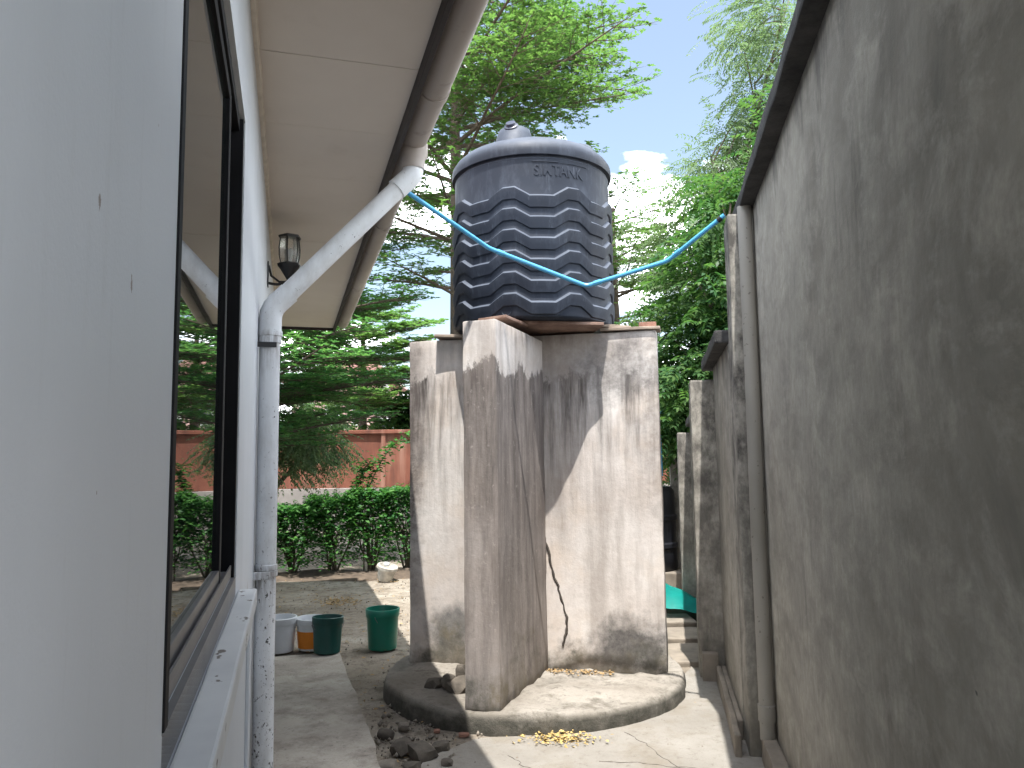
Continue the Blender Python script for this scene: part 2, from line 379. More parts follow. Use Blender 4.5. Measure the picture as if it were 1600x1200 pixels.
MAT['bark'] = m_plain('bark', (0.11, 0.085, 0.065), 0.95, 0.4, 10, 0.8)
MAT['stem'] = m_plain('shrub_stem', (0.075, 0.06, 0.04), 0.9, 0.4, 20, 0.5)
MAT['step'] = m_plain('worn_concrete', (0.21, 0.18, 0.145), 0.95, 0.3, 6, 0.5)
g = G('red_wall_paint')
c = g.ramp(g.noise(0.8, 6, rough=.65), (0.33, (0.17, 0.055, 0.034)), (0.67, (0.27, 0.098, 0.062)))
c = g.mix(g.ramp(g.noise(1.0, 5, sc=(3.5, 3.5, .25)), (0.52, 0.0), (0.70, 0.6)), c, (0.42, 0.25, 0.19))
c = g.mix(g.ramp(g.noise(1.0, 6, rough=.7, sc=(5, 5, .6), loc=(3, 1, 2)), (0.5, 0.0), (0.68, 0.6)), c, (0.10, 0.045, 0.035))
MAT['red'] = g.done(c, 0.85)
MAT['greywall'] = m_plain('grey_plinth_paint', (0.27, 0.245, 0.23), 0.9, 0.2, 2)
MAT['pink'] = m_plain('pink_wall_paint', (0.50, 0.33, 0.29), 0.85, 0.12, 2)
MAT['greyroof'] = m_plain('grey_metal_roof', (0.25, 0.27, 0.29), 0.5, 0.15, 3)
MAT['window_dark'] = m_plain('dark_window_glass', (0.03, 0.035, 0.04), 0.15, 0.2, 3, 0.0)
MAT['trim'] = m_plain('white_trim', (0.66, 0.66, 0.65), 0.7, 0.1, 4)
MAT['dry'] = m_plain('dry_leaf', (0.30, 0.20, 0.09), 0.9, 0.5, 30)
MAT['yellow'] = m_plain('yellow_fallen_flower', (0.42, 0.30, 0.11), 0.8, 0.4, 30)
MAT['orangeflower'] = m_plain('orange_blossom', (0.70, 0.16, 0.05), 0.7, 0.2, 10)
MAT['black_plastic'] = m_plain('black_plastic', (0.012, 0.013, 0.018), 0.4, 0.2, 5)

def m_leaf(name, lo, mid, hi, trans=0.32):
    g = G(name)
    geo = g.n('ShaderNodeNewGeometry')
    c = g.ramp(geo.outputs['Random Per Island'], (0.0, lo), (0.5, mid), (1.0, hi))
    c = g.mix(g.ramp(g.noise(0.9, 3), (0.35, 0.0), (0.65, 0.5)), c, hi)
    b = g.n('ShaderNodeBsdfPrincipled'); g.set(b.inputs['Base Color'], c)
    b.inputs['Roughness'].default_value = 0.5
    b.inputs['Specular IOR Level'].default_value = 0.35
    t = g.n('ShaderNodeBsdfTranslucent')
    g.set(t.inputs['Color'], g.mix(1.0, c, (1.4, 1.65, 0.95), 'MULTIPLY'))
    x = g.n('ShaderNodeMixShader'); x.inputs[0].default_value = trans
    g.t.links.new(b.outputs[0], x.inputs[1]); g.t.links.new(t.outputs[0], x.inputs[2])
    g.t.links.new(x.outputs[0], g.out.inputs[0])
    return g.m
MAT['leaf_umb'] = m_leaf('umbrella_tree_leaf', (0.054, 0.114, 0.039), (0.085, 0.165, 0.054), (0.132, 0.209, 0.070), 0.5)
MAT['leaf_dark'] = m_leaf('shaded_umbrella_tree_leaf', (0.037, 0.122, 0.055), (0.074, 0.195, 0.071), (0.138, 0.267, 0.091), 0.42)
MAT['leaf_feather'] = m_leaf('feathery_leaf', (0.084, 0.134, 0.078), (0.122, 0.180, 0.105), (0.174, 0.224, 0.141), 0.45)
MAT['leaf_broad'] = m_leaf('broad_leaf', (0.023, 0.080, 0.035), (0.045, 0.113, 0.042), (0.095, 0.163, 0.048), 0.45)
MAT['leaf_hedge'] = m_leaf('hedge_leaf', (0.018, 0.085, 0.029), (0.041, 0.147, 0.035), (0.092, 0.224, 0.047), 0.32)
MAT['leaf_far'] = m_leaf('distant_leaf', (0.022, 0.062, 0.018), (0.044, 0.097, 0.026), (0.079, 0.132, 0.035), 0.3)

# ---------------------------------------------------------------- object helpers
def tag(o, label=None, cat=None, group=None, kind=None):
    if label: o['label'] = label
    if cat: o['category'] = cat
    if group: o['group'] = group
    if kind: o['kind'] = kind
    return o

def thing(name, label, cat, loc=(0, 0, 0), rz=0.0, group=None, rot=None):
    o = bpy.data.objects.new(name, None)
    COL.objects.link(o)
    o.empty_display_size = 0.1
    o.location = loc
    o.rotation_euler = rot or (0, 0, rz)
    return tag(o, label, cat, group)

def ob(name, me, mat=None, parent=None, loc=None, rot=None):
    if isinstance(me, bmesh.types.BMesh):
        b = me; me = bpy.data.meshes.new(name); b.normal_update(); b.to_mesh(me); b.free()
    if mat is not None and not me.materials:
        for q in (mat if isinstance(mat, (list, tuple)) else [mat]): me.materials.append(MAT[q] if isinstance(q, str) else q)
    o = bpy.data.objects.new(name, me)
    COL.objects.link(o)
    if parent: o.parent = parent
    if loc is not None: o.location = loc
    if rot is not None: o.rotation_euler = rot
    return o

def copy_tree(o, parent=None):
    c = o.copy(); COL.objects.link(c)
    if parent: c.parent = parent
    for ch in list(o.children): copy_tree(ch, c)
    return c

def smooth(o, ang=35):
    me = o.data
    me.polygons.foreach_set('use_smooth', [True] * len(me.polygons))
    me.set_sharp_from_angle(angle=R(ang))
    return o

def box(lo, hi, bev=0.0, b=None, jitter=0.0):
    b2 = bmesh.new()
    v = [b2.verts.new((x, y, z)) for x in (lo[0], hi[0]) for y in (lo[1], hi[1]) for z in (lo[2], hi[2])]
    for f in ((0, 1, 3, 2), (4, 6, 7, 5), (0, 4, 5, 1), (2, 3, 7, 6), (0, 2, 6, 4), (1, 5, 7, 3)):
        b2.faces.new([v[i] for i in f])
    if bev: bmesh.ops.bevel(b2, geom=b2.edges[:], offset=bev, segments=2, affect='EDGES', profile=0.6)
    if b is None: return b2
    me = bpy.data.meshes.new('t'); b2.to_mesh(me); b2.free(); b.from_mesh(me); bpy.data.meshes.remove(me)
    return b

def rough_box(lo, hi, cell=0.06, amp=0.006, bev=0.012, seed=0.0):
    """box cut into a grid and shaken a little, so that hand-cast edges are not ruler straight"""
    b = box(lo, hi, bev)
    for ax in range(3):
        n = int((hi[ax] - lo[ax]) / cell)
        n = min(n, 60)
        for i in range(1, n):
            p = [0, 0, 0]; p[ax] = lo[ax] + (hi[ax] - lo[ax]) * i / n
            no = [0, 0, 0]; no[ax] = 1
            bmesh.ops.bisect_plane(b, geom=b.verts[:] + b.edges[:] + b.faces[:], plane_co=p, plane_no=no)
    for v in b.verts:
        n = noise.noise_vector(v.co * 3.1 + Vector((seed, seed * 2, 0))) + noise.noise_vector(v.co * 9.0 + Vector((seed, 0, 3))) * 0.5
        v.co += n * amp
    return b

def lathe(prof, seg=32, b=None, cap0=False, cap1=False, at=(0, 0, 0), phase=0.0):
    b = b or bmesh.new()
    rings = []
    for r, z in prof:
        if r < 1e-6: rings.append([b.verts.new((at[0], at[1], at[2] + z))])
        else: rings.append([b.verts.new((at[0] + r * math.cos(2 * math.pi * i / seg + phase), at[1] + r * math.sin(2 * math.pi * i / seg + phase), at[2] + z)) for i in range(seg)])
    for a, c in zip(rings, rings[1:]):
        for i in range(seg):
            j = (i + 1) % seg
            if len(a) == 1 and len(c) == 1: continue
            if len(a) == 1: b.faces.new((a[0], c[j], c[i]))
            elif len(c) == 1: b.faces.new((a[i], a[j], c[0]))
            else: b.faces.new((a[i], a[j], c[j], c[i]))
    if cap0 and len(rings[0]) > 1: b.faces.new(rings[0][::-1])
    if cap1 and len(rings[-1]) > 1: b.faces.new(rings[-1])
    return b

def tube(pts, rad, seg=10, b=None, caps=True):
    b = b or bmesh.new()
    pts = [Vector(p) for p in pts]
    rads = rad if isinstance(rad, (list, tuple)) else [rad] * len(pts)
    rings = []; up = None
    for i, p in enumerate(pts):
        t = (pts[min(i + 1, len(pts) - 1)] - pts[max(i - 1, 0)]).normalized()
        if up is None:
            up = Vector((0, 0, 1)) if abs(t.z) < 0.9 else Vector((1, 0, 0))
        x = t.cross(up)
        if x.length < 1e-4: x = t.orthogonal()
        x.normalize(); y = x.cross(t).normalized(); up = y
        k = 1.0
        if 0 < i < len(pts) - 1:
            a = (pts[i] - pts[i - 1]).normalized(); c = (pts[i + 1] - pts[i]).normalized()
            k = 1.0 / max(0.5, math.sqrt(max(0.0, (1 + a.dot(c)) / 2)))
        rings.append([b.verts.new(p + (x * math.cos(2 * math.pi * j / seg) + y * math.sin(2 * math.pi * j / seg)) * rads[i]) for j in range(seg)])
    for a, c in zip(rings, rings[1:]):
        for j in range(seg):
            k2 = (j + 1) % seg
            b.faces.new((a[j], a[k2], c[k2], c[j]))
    if caps:
        b.faces.new(rings[0][::-1]); b.faces.new(rings[-1])
    return b

def bend(pts, r=0.05, n=6):
    """round the corners of a polyline"""
    pts = [Vector(p) for p in pts]; out = [pts[0]]
    for a, p, c in zip(pts, pts[1:], pts[2:]):
        d1 = (a - p); d2 = (c - p)
        q = min(r, d1.length * .45, d2.length * .45)
        s, e = p + d1.normalized() * q, p + d2.normalized() * q
        for i in range(n + 1):
            t = i / n
            out.append(s * (1 - t) ** 2 + p * 2 * t * (1 - t) + e * t * t)
    out.append(pts[-1])
    return out

def rock_bm(sx, sy, sz, seed, sub=2):
    b = bmesh.new()
    bmesh.ops.create_icosphere(b, subdivisions=sub, radius=1.0)
    for v in b.verts:
        n = noise.noise(v.co * 1.3 + Vector((seed * 3.7, seed, 0)))
        v.co *= 1 + 0.45 * n
        for ax in range(3): v.co[ax] = max(-0.72, min(0.72, v.co[ax]))
        v.co += noise.noise_vector(v.co * 3 + Vector((seed, 0, 0))) * 0.09
        v.co = Vector((v.co.x * sx, v.co.y * sy, v.co.z * sz))
    return b

def np_mesh(name, verts, quads, mat, parent=None):
    me = bpy.data.meshes.new(name)
    nq = len(quads)
    k = quads.shape[1]
    me.vertices.add(len(verts)); me.vertices.foreach_set('co', np.asarray(verts, dtype=np.float32).ravel())
    me.loops.add(nq * k); me.loops.foreach_set('vertex_index', np.asarray(quads, dtype=np.int32).ravel())
    me.polygons.add(nq); me.polygons.foreach_set('loop_start', np.arange(0, nq * k, k, dtype=np.int32))
    me.update(calc_edges=True)
    me.validate()
    return ob(name, me, mat, parent)

def leaves_mesh(name, P, D, Nn, L, W, mat, parent=None):
    """one four-cornered leaf per row: base point P, axis D, upward side Nn, length L, width W"""
    P, D, Nn = map(np.asarray, (P, D, Nn))
    D = D / np.linalg.norm(D, axis=1, keepdims=True)
    Sd = np.cross(D, Nn); Sd /= np.linalg.norm(Sd, axis=1, keepdims=True) + 1e-9
    L = np.asarray(L)[:, None]; W = np.asarray(W)[:, None]
    Nn = np.cross(Sd, D)
    a = P; t = P + D * L - Nn * L * 0.12
    m = P + D * L * 0.5 + Nn * L * 0.06
    l = m + Sd * W * .5; r = m - Sd * W * .5
    V = np.stack([a, r, t, l], 1).reshape(-1, 3)
    Q = np.arange(len(V)).reshape(-1, 4)
    return np_mesh(name, V, Q, mat, parent)

# ================================================================ GROUND
xs = np.unique(np.concatenate([np.array([-220, -120, -60, -30, -18, -12, -9, -7]), np.arange(-5.5, 3.0, 0.055), np.array([4, 6, 9, 15, 30, 60, 120, 220])]))
ys = np.unique(np.concatenate([np.array([-60, -20, -8, -3]), np.arange(0, 12.0, 0.06), np.array([13, 14, 16, 18, 22, 30, 50, 100, 220])]))
verts = []
for y in ys:
    for x in xs:
        z = 0.0
        if -5.6 < x < 3 and 0 < y < 12:
            p = Vector((x, y, 0))
            z = 0.012 * noise.noise(p * 1.7) + 0.007 * noise.noise(p * 6) + 0.004 * noise.noise(p * 17) - 0.012
        verts.append((x, y, z))
nx = len(xs)
quads = np.array([(j * nx + i, j * nx + i + 1, (j + 1) * nx + i + 1, (j + 1) * nx + i) for j in range(len(ys) - 1) for i in range(nx - 1)])
ground = np_mesh('ground', np.array(verts), quads, 'earth')
smooth(ground, 60)
tag(ground, 'bare sandy ground of the yard and side passage', kind='structure')

def sheet(name, outline, z, mat, thick=0.05, amp=0.02, step=0.08, wob=4.0):
    """thin slab with a ragged outline, top at z"""
    pts = []
    n = len(outline)
    for i in range(n):
        a, c = Vector(outline[i]), Vector(outline[(i + 1) % n])
        k = max(1, int((c - a).length / step))
        for j in range(k):
            p = a.lerp(c, j / k)
            w = noise.noise_vector(Vector((p.x * wob, p.y * wob, 1.7))) + 0.6 * noise.noise_vector(Vector((p.x * wob * 4, p.y * wob * 4, 5)))
            pts.append((p.x + w.x * amp, p.y + w.y * amp))
    b = bmesh.new()
    top = [b.verts.new((x, y, z)) for x, y in pts]
    bot = [b.verts.new((x, y, z - thick)) for x, y in pts]
    f = b.faces.new(top)
    for i in range(len(pts)):
        j = (i + 1) % len(pts)
        b.faces.new((top[i], bot[i], bot[j], top[j]))
    bmesh.ops.recalc_face_normals(b, faces=b.faces[:])
    bmesh.ops.triangulate(b, faces=[q for q in b.faces if len(q.verts) > 4])
    return ob(name, b, mat)

HA = math.asin(0.28)                       # the house runs 16 degrees off the camera axis
HO = Vector((-1.267, 3.8, 0))
def hw(n, s, z=0.0):                       # house frame: n out from the wall, s along it
    return Vector((HO.x + 0.96 * n - 0.28 * s, HO.y + 0.28 * n + 0.96 * s, z))
pth = [hw(-0.02, -6), hw(0.58, -6), hw(0.62, 0.3), hw(0.57, 2.45), hw(-0.02, 2.5)]
path = sheet('path', [(p.x, p.y) for p in pth], 0.045, 'path', 0.10, 0.022)
tag(path, 'worn concrete path along the white house', kind='structure')
scr = sheet('pavement', [(-0.62, 3.0), (0.2, 1.0), (0.75, 1.0), (1.27, 4.0), (1.45, 5.2), (1.3, 5.9), (1.0, 5.2), (0.4, 4.55), (-0.25, 4.45), (-0.5, 4.1)], 0.012, 'screed', 0.05, 0.03)
tag(scr, 'pale cement skim between tank stand and boundary wall', kind='structure')

MAT['crack'] = m_plain('crack_shadow', (0.06, 0.05, 0.042), 1.0, 0.3, 20)
def ground_crack(p, q, w, seed):
    pts = []
    for i in range(26):
        v = Vector(p).lerp(Vector(q), i / 25)
        n = noise.noise_vector(Vector((seed, i * .45, 0))) * .03 + noise.noise_vector(Vector((seed, i * 1.7, 4))) * .012
        pts.append((v.x + n.x, v.y + n.y, .0118))
    ob('crack', tube(pts, [w * (.5 + random.random()) for _ in pts], 5), 'crack', scr)
ground_crack((.42, 4.12, 0), (1.18, 3.92, 0), .0030, 1.0)
ground_crack((.62, 4.50, 0), (.95, 3.70, 0), .0022, 7.0)
ground_crack((-.05, 4.20, 0), (.35, 3.60, 0), .0022, 12.0)
# ================================================================ HOUSE
house = thing('white_house', 'white rendered house with dark window and beige eave on the left', 'house', (HO.x, HO.y, 0), HA)
def hb(name, lo, hi, mat, bev=0.0, par=house): return ob(name, box(lo, hi, bev), mat, par)
WY0, WY1, WZ0, WZ1 = -2.88, -1.40, 1.20, 2.68          # window opening
YE, YB = 5.0, -4.5
T = 0.20
bmw = bmesh.new()
box((-T, YB, 0), (0, WY0, 3.4), 0, bmw)
box((-T, WY1, 0), (0, YE, 3.4), 0, bmw)
box((-T, WY0, 0), (0, WY1, WZ0), 0, bmw)
box((-T, WY0, WZ1), (0, WY1, 3.4), 0, bmw)
bmesh.ops.remove_doubles(bmw, verts=bmw.verts[:], dist=1e-5)
dbl = {}
for f in bmw.faces:
    k = tuple(round(q, 3) for q in f.calc_center_median()); dbl.setdefault(k, []).append(f)
wall_o = ob('wall', bmw, 'white', house)
hb('wall', (-7.0, YE - T, 0), (-T - .003, YE, 3.4), 'white')
hb('wall', (-7.0, YB, 0), (-7.2 + T * 2, YE - T - .003, 3.4), 'white')
hb('wall', (-6.79, YB, 0), (-T - .003, YB + T, 3.4), 'white')
hb('floor', (-6.79, YB + T + .003, 0.02), (-T - .003, YE - T - .003, 0.12), 'room')
hb('ceiling', (-6.79, YB + T + .003, 2.9), (-T - .003, YE - T - .003, 2.95), 'room')
# projecting painted apron and sill below the window
hb('window_apron', (0.002, WY0 + .02, 0.0), (0.036, -1.285, 1.085), 'white', 0.004)
hb('window_apron_rib', (0.036, -1.42, 0.0), (0.047, -1.287, 1.083), 'white', 0.003)
ob('window_sill', rough_box((0.002, WY0 - .005, 1.087), (0.060, -1.27, 1.142), 0.10, 0.0016, 0.006, 3), 'sill', house)
# window
win = ob('window', box((-0.11, WY0 + .003, WZ0 + .003), (0.003, WY0 + .035, WZ1 - .003), 0.002), 'frame_black', house)
def wb(name, lo, hi, mat, bev=0.0): return ob(name, box(lo, hi, bev), mat, win)
wb('frame', (-0.11, WY1 - .035, WZ0 + .003), (-0.004, WY1 - .003, WZ1 - .003), 'frame_black')
wb('frame', (-0.11, WY0 + .037, WZ1 - .045), (-0.015, WY1 - .037, WZ1 - .003), 'frame_black', 0.002)
wb('frame', (-0.11, WY0 + .037, WZ0 + .003), (-0.012, WY1 - .037, WZ0 + .022), 'alu', 0.002)
wb('track', (-0.016, WY0 + .037, WZ0 + .022), (-0.012, WY1 - .037, WZ0 + .040), 'alu')
wb('track', (-0.060, WY0 + .037, WZ0 + .022), (-0.054, WY1 - .037, WZ0 + .050), 'frame_black')
SY = -1.72
wb('sash', (-0.048, WY0 + .038, WZ0 + .024), (-0.022, WY0 + .062, WZ1 - .047), 'alu', 0.002)
wb('sash', (-0.048, SY - .034, WZ0 + .024), (-0.022, SY, WZ1 - .047), 'frame_black', 0.002)
wb('sash', (-0.048, WY0 + .063, WZ0 + .024), (-0.022, SY - .035, WZ0 + .066), 'alu', 0.002)
wb('sash', (-0.048, WY0 + .063, WZ1 - .085), (-0.022, SY - .035, WZ1 - .047), 'frame_black', 0.002)
wb('sash', (-0.024, SY + .001, WZ0 + .04), (-0.021, SY + .004, WZ1 - .06), 'alu')
wb('pane', (-0.037, WY0 + .063, WZ0 + .067), (-0.032, SY - .035, WZ1 - .086), 'glass')
wb('fly_screen', (-0.074, SY - .02, WZ0 + .022), (-0.070, WY1 - .037, WZ1 - .047), 'screen')
wb('latch', (-0.022, WY0 + .05, WZ0 + .20), (-0.012, WY0 + .068, WZ0 + .30), 'black_metal', 0.003)
ob('window_sill', box((-0.012, WY0 + .003, 1.142), (0.0, WY1 - .003, 1.201)), 'alu', house)

# soffit: separate boards with open joints
SOF = 0.66
ys_ = [YB]; q = -4.32
while q < 5.5: ys_.append(q); q += 0.68
ys_.append(5.55)
for a, c in zip(ys_, ys_[1:]):
    if c - a < .05: continue
    dz = random.uniform(-.0008, .0008)
    ob('soffit_board', box((0.004 if c < YE + .1 else -T, a + .0012, 3.2 + dz), (SOF, c - .0012, 3.212 + dz), 0.0015), 'soffit', house)
# wavy plaster bead in the corner of wall and soffit
pts = [(0.006 + 0.004 * noise.noise(Vector((0, y * 6, 0))), y, 3.192 + 0.006 * noise.noise(Vector((4, y * 5, 0)))) for y in np.arange(-4.4, YE, 0.06)]
smooth(ob('cornice', tube(pts, 0.017, 6), 'cornice', house))
hb('fascia_board', (SOF + .002, YB, 3.146), (SOF + .026, 5.552, 3.36), 'fascia', 0.003)
hb('fascia_board', (-T - .2, 5.554, 3.168), (SOF + .026, 5.578, 3.40), 'fascia', 0.003)
# roof: two slopes of sheet metal
rb = bmesh.new()
def slab(b, a, c, t):
    """a, c: (x, z) ends of a slope"""
    vs = []
    for y in (YB - .1, 5.60):
        for (x, z) in (a, c): vs += [b.verts.new((x, y, z)), b.verts.new((x, y, z + t))]
    for f in ((0, 2, 3, 1), (4, 5, 7, 6), (0, 1, 5, 4), (2, 6, 7, 3), (0, 4, 6, 2), (1, 3, 7, 5)): b.faces.new([vs[i] for i in f])
slab(rb, (0.735, 3.362), (-3.5, 4.72), 0.03)
slab(rb, (-3.502, 4.72), (-7.7, 3.362), 0.03)
ob('roof', rb, 'roof', house)
# gutter: half round with collars
def halfround(y0, y1, r, t, cx, cz, n=14):
    b = bmesh.new()
    def ring(y, rr): return [b.verts.new((cx + rr * math.cos(math.pi + math.pi * i / n), y, cz + rr * math.sin(math.pi + math.pi * i / n))) for i in range(n + 1)]
    o0, o1, i0, i1 = ring(y0, r), ring(y1, r), ring(y0, r - t), ring(y1, r - t)
    for k in range(n):
        b.faces.new((o0[k], o0[k + 1], o1[k + 1], o1[k])); b.faces.new((i0[k], i1[k], i1[k + 1], i0[k + 1]))
        b.faces.new((o0[k], i0[k], i0[k + 1], o0[k + 1])); b.faces.new((o1[k], o1[k + 1], i1[k + 1], i1[k]))
    for k in (0, n): b.faces.new((o0[k], o1[k], i1[k], i0[k]))
    bmesh.ops.recalc_face_normals(b, faces=b.faces[:])
    return b
GX, GZ, GR = 0.776, 3.275, 0.072
gut = smooth(ob('gutter', halfround(YB, 5.57, GR, 0.004, GX, GZ), 'gutter', house))
for y in (-4.2, -2.6, -0.62, 1.4, 3.4, 5.2):
    smooth(ob('collar', halfround(y - .035, y + .035, GR + .005, 0.004, GX, GZ), 'gutter', gut))
for y in np.arange(-4.1, 5.4, 0.9):
    ob('bracket', box((SOF + .028, y - .012, GZ - .01), (GX - GR - .001 + .02, y + .012, GZ + .004)), 'gutter', gut)
# outlet and downpipe
smooth(ob('outlet', lathe([(.078, 3.25), (.078, 3.19), (.062, 3.165), (.062, 3.11)], 20, at=(GX, -.03, 0)), 'gutter', gut))
PR = 0.050
dpp = bend([(GX, -.03, 3.16), (GX, -.03, 3.075), (0.095, 0.0, 2.335), (0.075, 0.0, 2.17)], 0.10, 7)
dp = smooth(ob('downpipe', tube([(0.056, 0, 0.0), (0.054, 0, 0.6), (0.055, 0, 1.4), (0.056, 0, 2.2)], PR, 20), 'pipe', house))
smooth(ob('upper_length', tube([(GX - .05, -.028, 3.035), (0.106, -.002, 2.375)], PR, 20), 'pipe', dp))
smooth(ob('elbow', tube(bend([(GX, -.03, 3.165), (GX, -.03, 3.085), (GX - .09, -.028, 2.995)], 0.05, 3), PR + .006, 20), 'pipe', dp))
smooth(ob('elbow', tube(bend([(0.146, -.002, 2.415), (0.056, 0.0, 2.325), (0.056, 0.0, 2.17)], 0.05, 3), PR + .006, 20), 'pipe', dp))
for z, r in ((2.20, .061), (2.165, .057), (1.02, .0555), (1.05, .054)):
    smooth(ob('collar', lathe([(PR - .002, z - .014), (r, z - .012), (r, z + .012), (PR - .002, z + .014)], 20, at=(0.056, 0, 0)), 'pipe', dp))
ob('bracket', box((0.0, -.07, 2.125), (0.09, -.056, 2.15), 0.002), 'black_metal', dp)
ob('bracket', box((0.0, -.075, 1.00), (0.075, -.058, 1.035), 0.002), 'pipe', dp)

# wall lantern
lan = thing('wall_lantern', 'black carriage lantern with glass panes on the white wall under the eave', 'lamp', tuple(hw(0.0, 1.32, 2.735)), HA)
b = box((0.001, -.035, 0.0), (0.012, .035, .20), 0.006)
ob('backplate', b, 'black_metal', lan)
arm = bend([(0.01, 0, .03), (0.08, 0, .02), (0.15, 0, .05)], .05, 5)
smooth(ob('arm', tube(arm, [.011] * len(arm), 8, tube([(0.01, 0, .17), (0.03, 0, .09), (0.09, 0, .045), (0.15, 0, .045)], .009, 8)), 'black_metal', lan))
LX = 0.165
smooth(ob('base_cup', lathe([(0, -.05), (.010, -.045), (.012, .0), (.016, .03), (.030, .05), (.070, .11), (.092, .135), (.096, .155), (.08, .165), (0, .166)], 6, at=(LX, 0, .03), phase=.3), 'black_metal', lan), 50)
ob('lamp_glass', lathe([(.066, 0), (.078, .06), (.080, .12), (.070, .20)], 6, at=(LX, 0, .197), phase=.3), 'lamp_glass', lan)
for i in range(6):
    a = .3 + i * math.pi / 3
    pts = [(LX + r * math.cos(a), r * math.sin(a), .195 + z) for r, z in ((.068, 0), (.081, .06), (.083, .12), (.073, .205))]
    ob('glazing_bar', tube(pts, .0055, 5), 'black_metal', lan)
smooth(ob('cap', lathe([(0, .0), (.088, .0), (.090, .016), (.076, .024), (.03, .034), (0, .036)], 6, at=(LX, 0, .397), phase=.3), 'black_metal', lan), 40)
smooth(ob('bulb', lathe([(0, .0), (.014, .0), (.014, .04), (.024, .07), (.022, .10), (0, .12)], 10, at=(LX, 0, .20)), 'wplastic', lan))

lan.scale = (.86, .86, .86)
# ================================================================ BOUNDARY WALL
WA = -math.asin(0.186)
bw = thing('boundary_wall', 'tall stained grey cement boundary wall with dark coping along the right side of the passage', 'wall', (1.307, 4.0, 0), WA)
def bb(name, lo, hi, mat, bev=0.008, cell=0.12, amp=0.003, seed=0): return ob(name, rough_box(lo, hi, cell, amp, bev, seed), mat, bw)
bb('wall_panel', (0, -4.05, -.05), (0.20, 0.118, 2.895), 'bwall', 0.006, 0.2, 0.003, 1)
bb('coping', (-0.075, -4.07, 2.897), (0.27, 0.38, 2.965), 'coping', 0.012, 0.09, 0.006, 2)
bb('pilaster', (-0.128, 0.12, -.05), (0.2, 0.35, 2.895), 'bpil_tall', 0.015, 0.10, 0.004, 3)
bb('plinth_course', (-0.075, -4.03, -.05), (-.002, 0.085, 0.14), 'step', 0.01, 0.07, 0.006, 4)
bb('wall_panel', (-0.133, 0.352, -.05), (0.06, 1.56, 2.20), 'bwall_low', 0.006, 0.12, 0.003, 5)
bb('coping', (-0.205, 0.353, 2.203), (0.12, 1.80, 2.28), 'coping', 0.012, 0.08, 0.006, 6)
bb('plinth_course', (-0.20, 0.10, -.05), (-.166, 1.49, 0.12), 'step', 0.01, 0.07, 0.006, 7)
bb('plinth_course', (-0.164, 0.353, -.05), (-.135, 1.49, 0.118), 'step', 0.006, 0.07, 0.002, 7)
bb('pilaster', (-0.305, 1.562, -.05), (0.06, 1.80, 2.12), 'bpil', 0.015, 0.09, 0.005, 8)
bb('plinth_block', (-0.290, 1.47, -.05), (-.18, 1.557, 0.20), 'step', 0.012, 0.06, 0.004, 9)
bb('wall_panel', (-0.20, 1.803, -.05), (0.02, 3.50, 1.86), 'bwall_low', 0.006, 0.12, 0.003, 10)
bb('coping', (-0.27, 1.81, 1.863), (0.08, 3.72, 1.93), 'coping', 0.012, 0.08, 0.006, 11)
bb('pilaster', (-0.36, 3.503, -.05), (0.02, 3.75, 1.80), 'bpil', 0.015, 0.09, 0.005, 12)
bb('wall_panel', (-0.22, 3.753, -.05), (0.0, 7.5, 1.70), 'bwall_low', 0.006, 0.2, 0.003, 13)
bb('coping', (-0.30, 3.76, 1.703), (0.06, 7.6, 1.78), 'coping', 0.012, 0.1, 0.006, 14)
bb('pilaster', (-0.42, 5.3, -.05), (-.223, 5.5, 1.69), 'bpil', 0.015, 0.1, 0.005, 15)
def ww(x, y, z=0.0):
    return Vector((1.307 + math.cos(WA) * x - math.sin(WA) * y, 4.0 + math.sin(WA) * x + math.cos(WA) * y, z))
vp = tag(smooth(ob('vent_pipe', tube([(-.045, .035, .13), (-.047, .036, 1.2), (-.043, .035, 2.0), (-.045, .035, 2.9)], .038, 16), 'vent')), 'weathered pale vertical pipe in the corner of the boundary wall beside its pilaster', 'pipe')
vp.location = (1.307, 4.0, 0); vp.rotation_euler = (0, 0, WA)
cl = smooth(ob('collar', lathe([(.038, .22), (.044, .222), (.044, .30), (.038, .302)], 16, at=(-.045, .035, 0)), 'vent', vp))

# ================================================================ TANK STAND
SC = Vector((0.157, 5.60, 0))
stand = thing('tank_stand', 'stained concrete tank stand of crossed walls on a round plinth', 'tank stand', tuple(SC))
# round plinth, slightly uneven
b = bmesh.new()
seg = 120
prof = [(1.035, -.05), (1.035, .03), (1.03, .085), (1.022, .108), (1.012, .118), (.995, .12)] + [(.995 - .05 * i, .12) for i in range(1, 19)]
lathe(prof + [(0, .12)], seg, b, at=(-.03, -.07, 0))
for v in b.verts:
    n = noise.noise_vector(v.co * 3) * .018 + noise.noise_vector(v.co * 9) * .014 + noise.noise_vector(v.co * 26) * .007
    v.co += Vector((n.x, n.y, n.z * (1.2 if v.co.z > 0.1 else .4)))
smooth(ob('plinth', b, 'plinth', stand), 40)
TH = 0.11
def arm_wall(ang, l0, l1, name, mat, top, seed):
    o = ob(name, rough_box((l0, -TH, .105), (l1, TH, top), 0.07, 0.006, 0.016, seed), mat, stand)
    o.rotation_euler = (0, 0, ang)
    return smooth(o, 30)
arm_wall(R(-12.4), -0.92, 0.90, 'cross_wall', 'stand', 2.445, 1)       # left and right
arm_wall(R(180 + 90 - 19.6), 0.10, 1.055, 'front_wall', 'stand_dirty', 2.405, 3)    # towards the camera
arm_wall(R(90 - 14.0), 0.10, 0.92, 'rear_wall', 'stand_dirty', 2.44, 4)
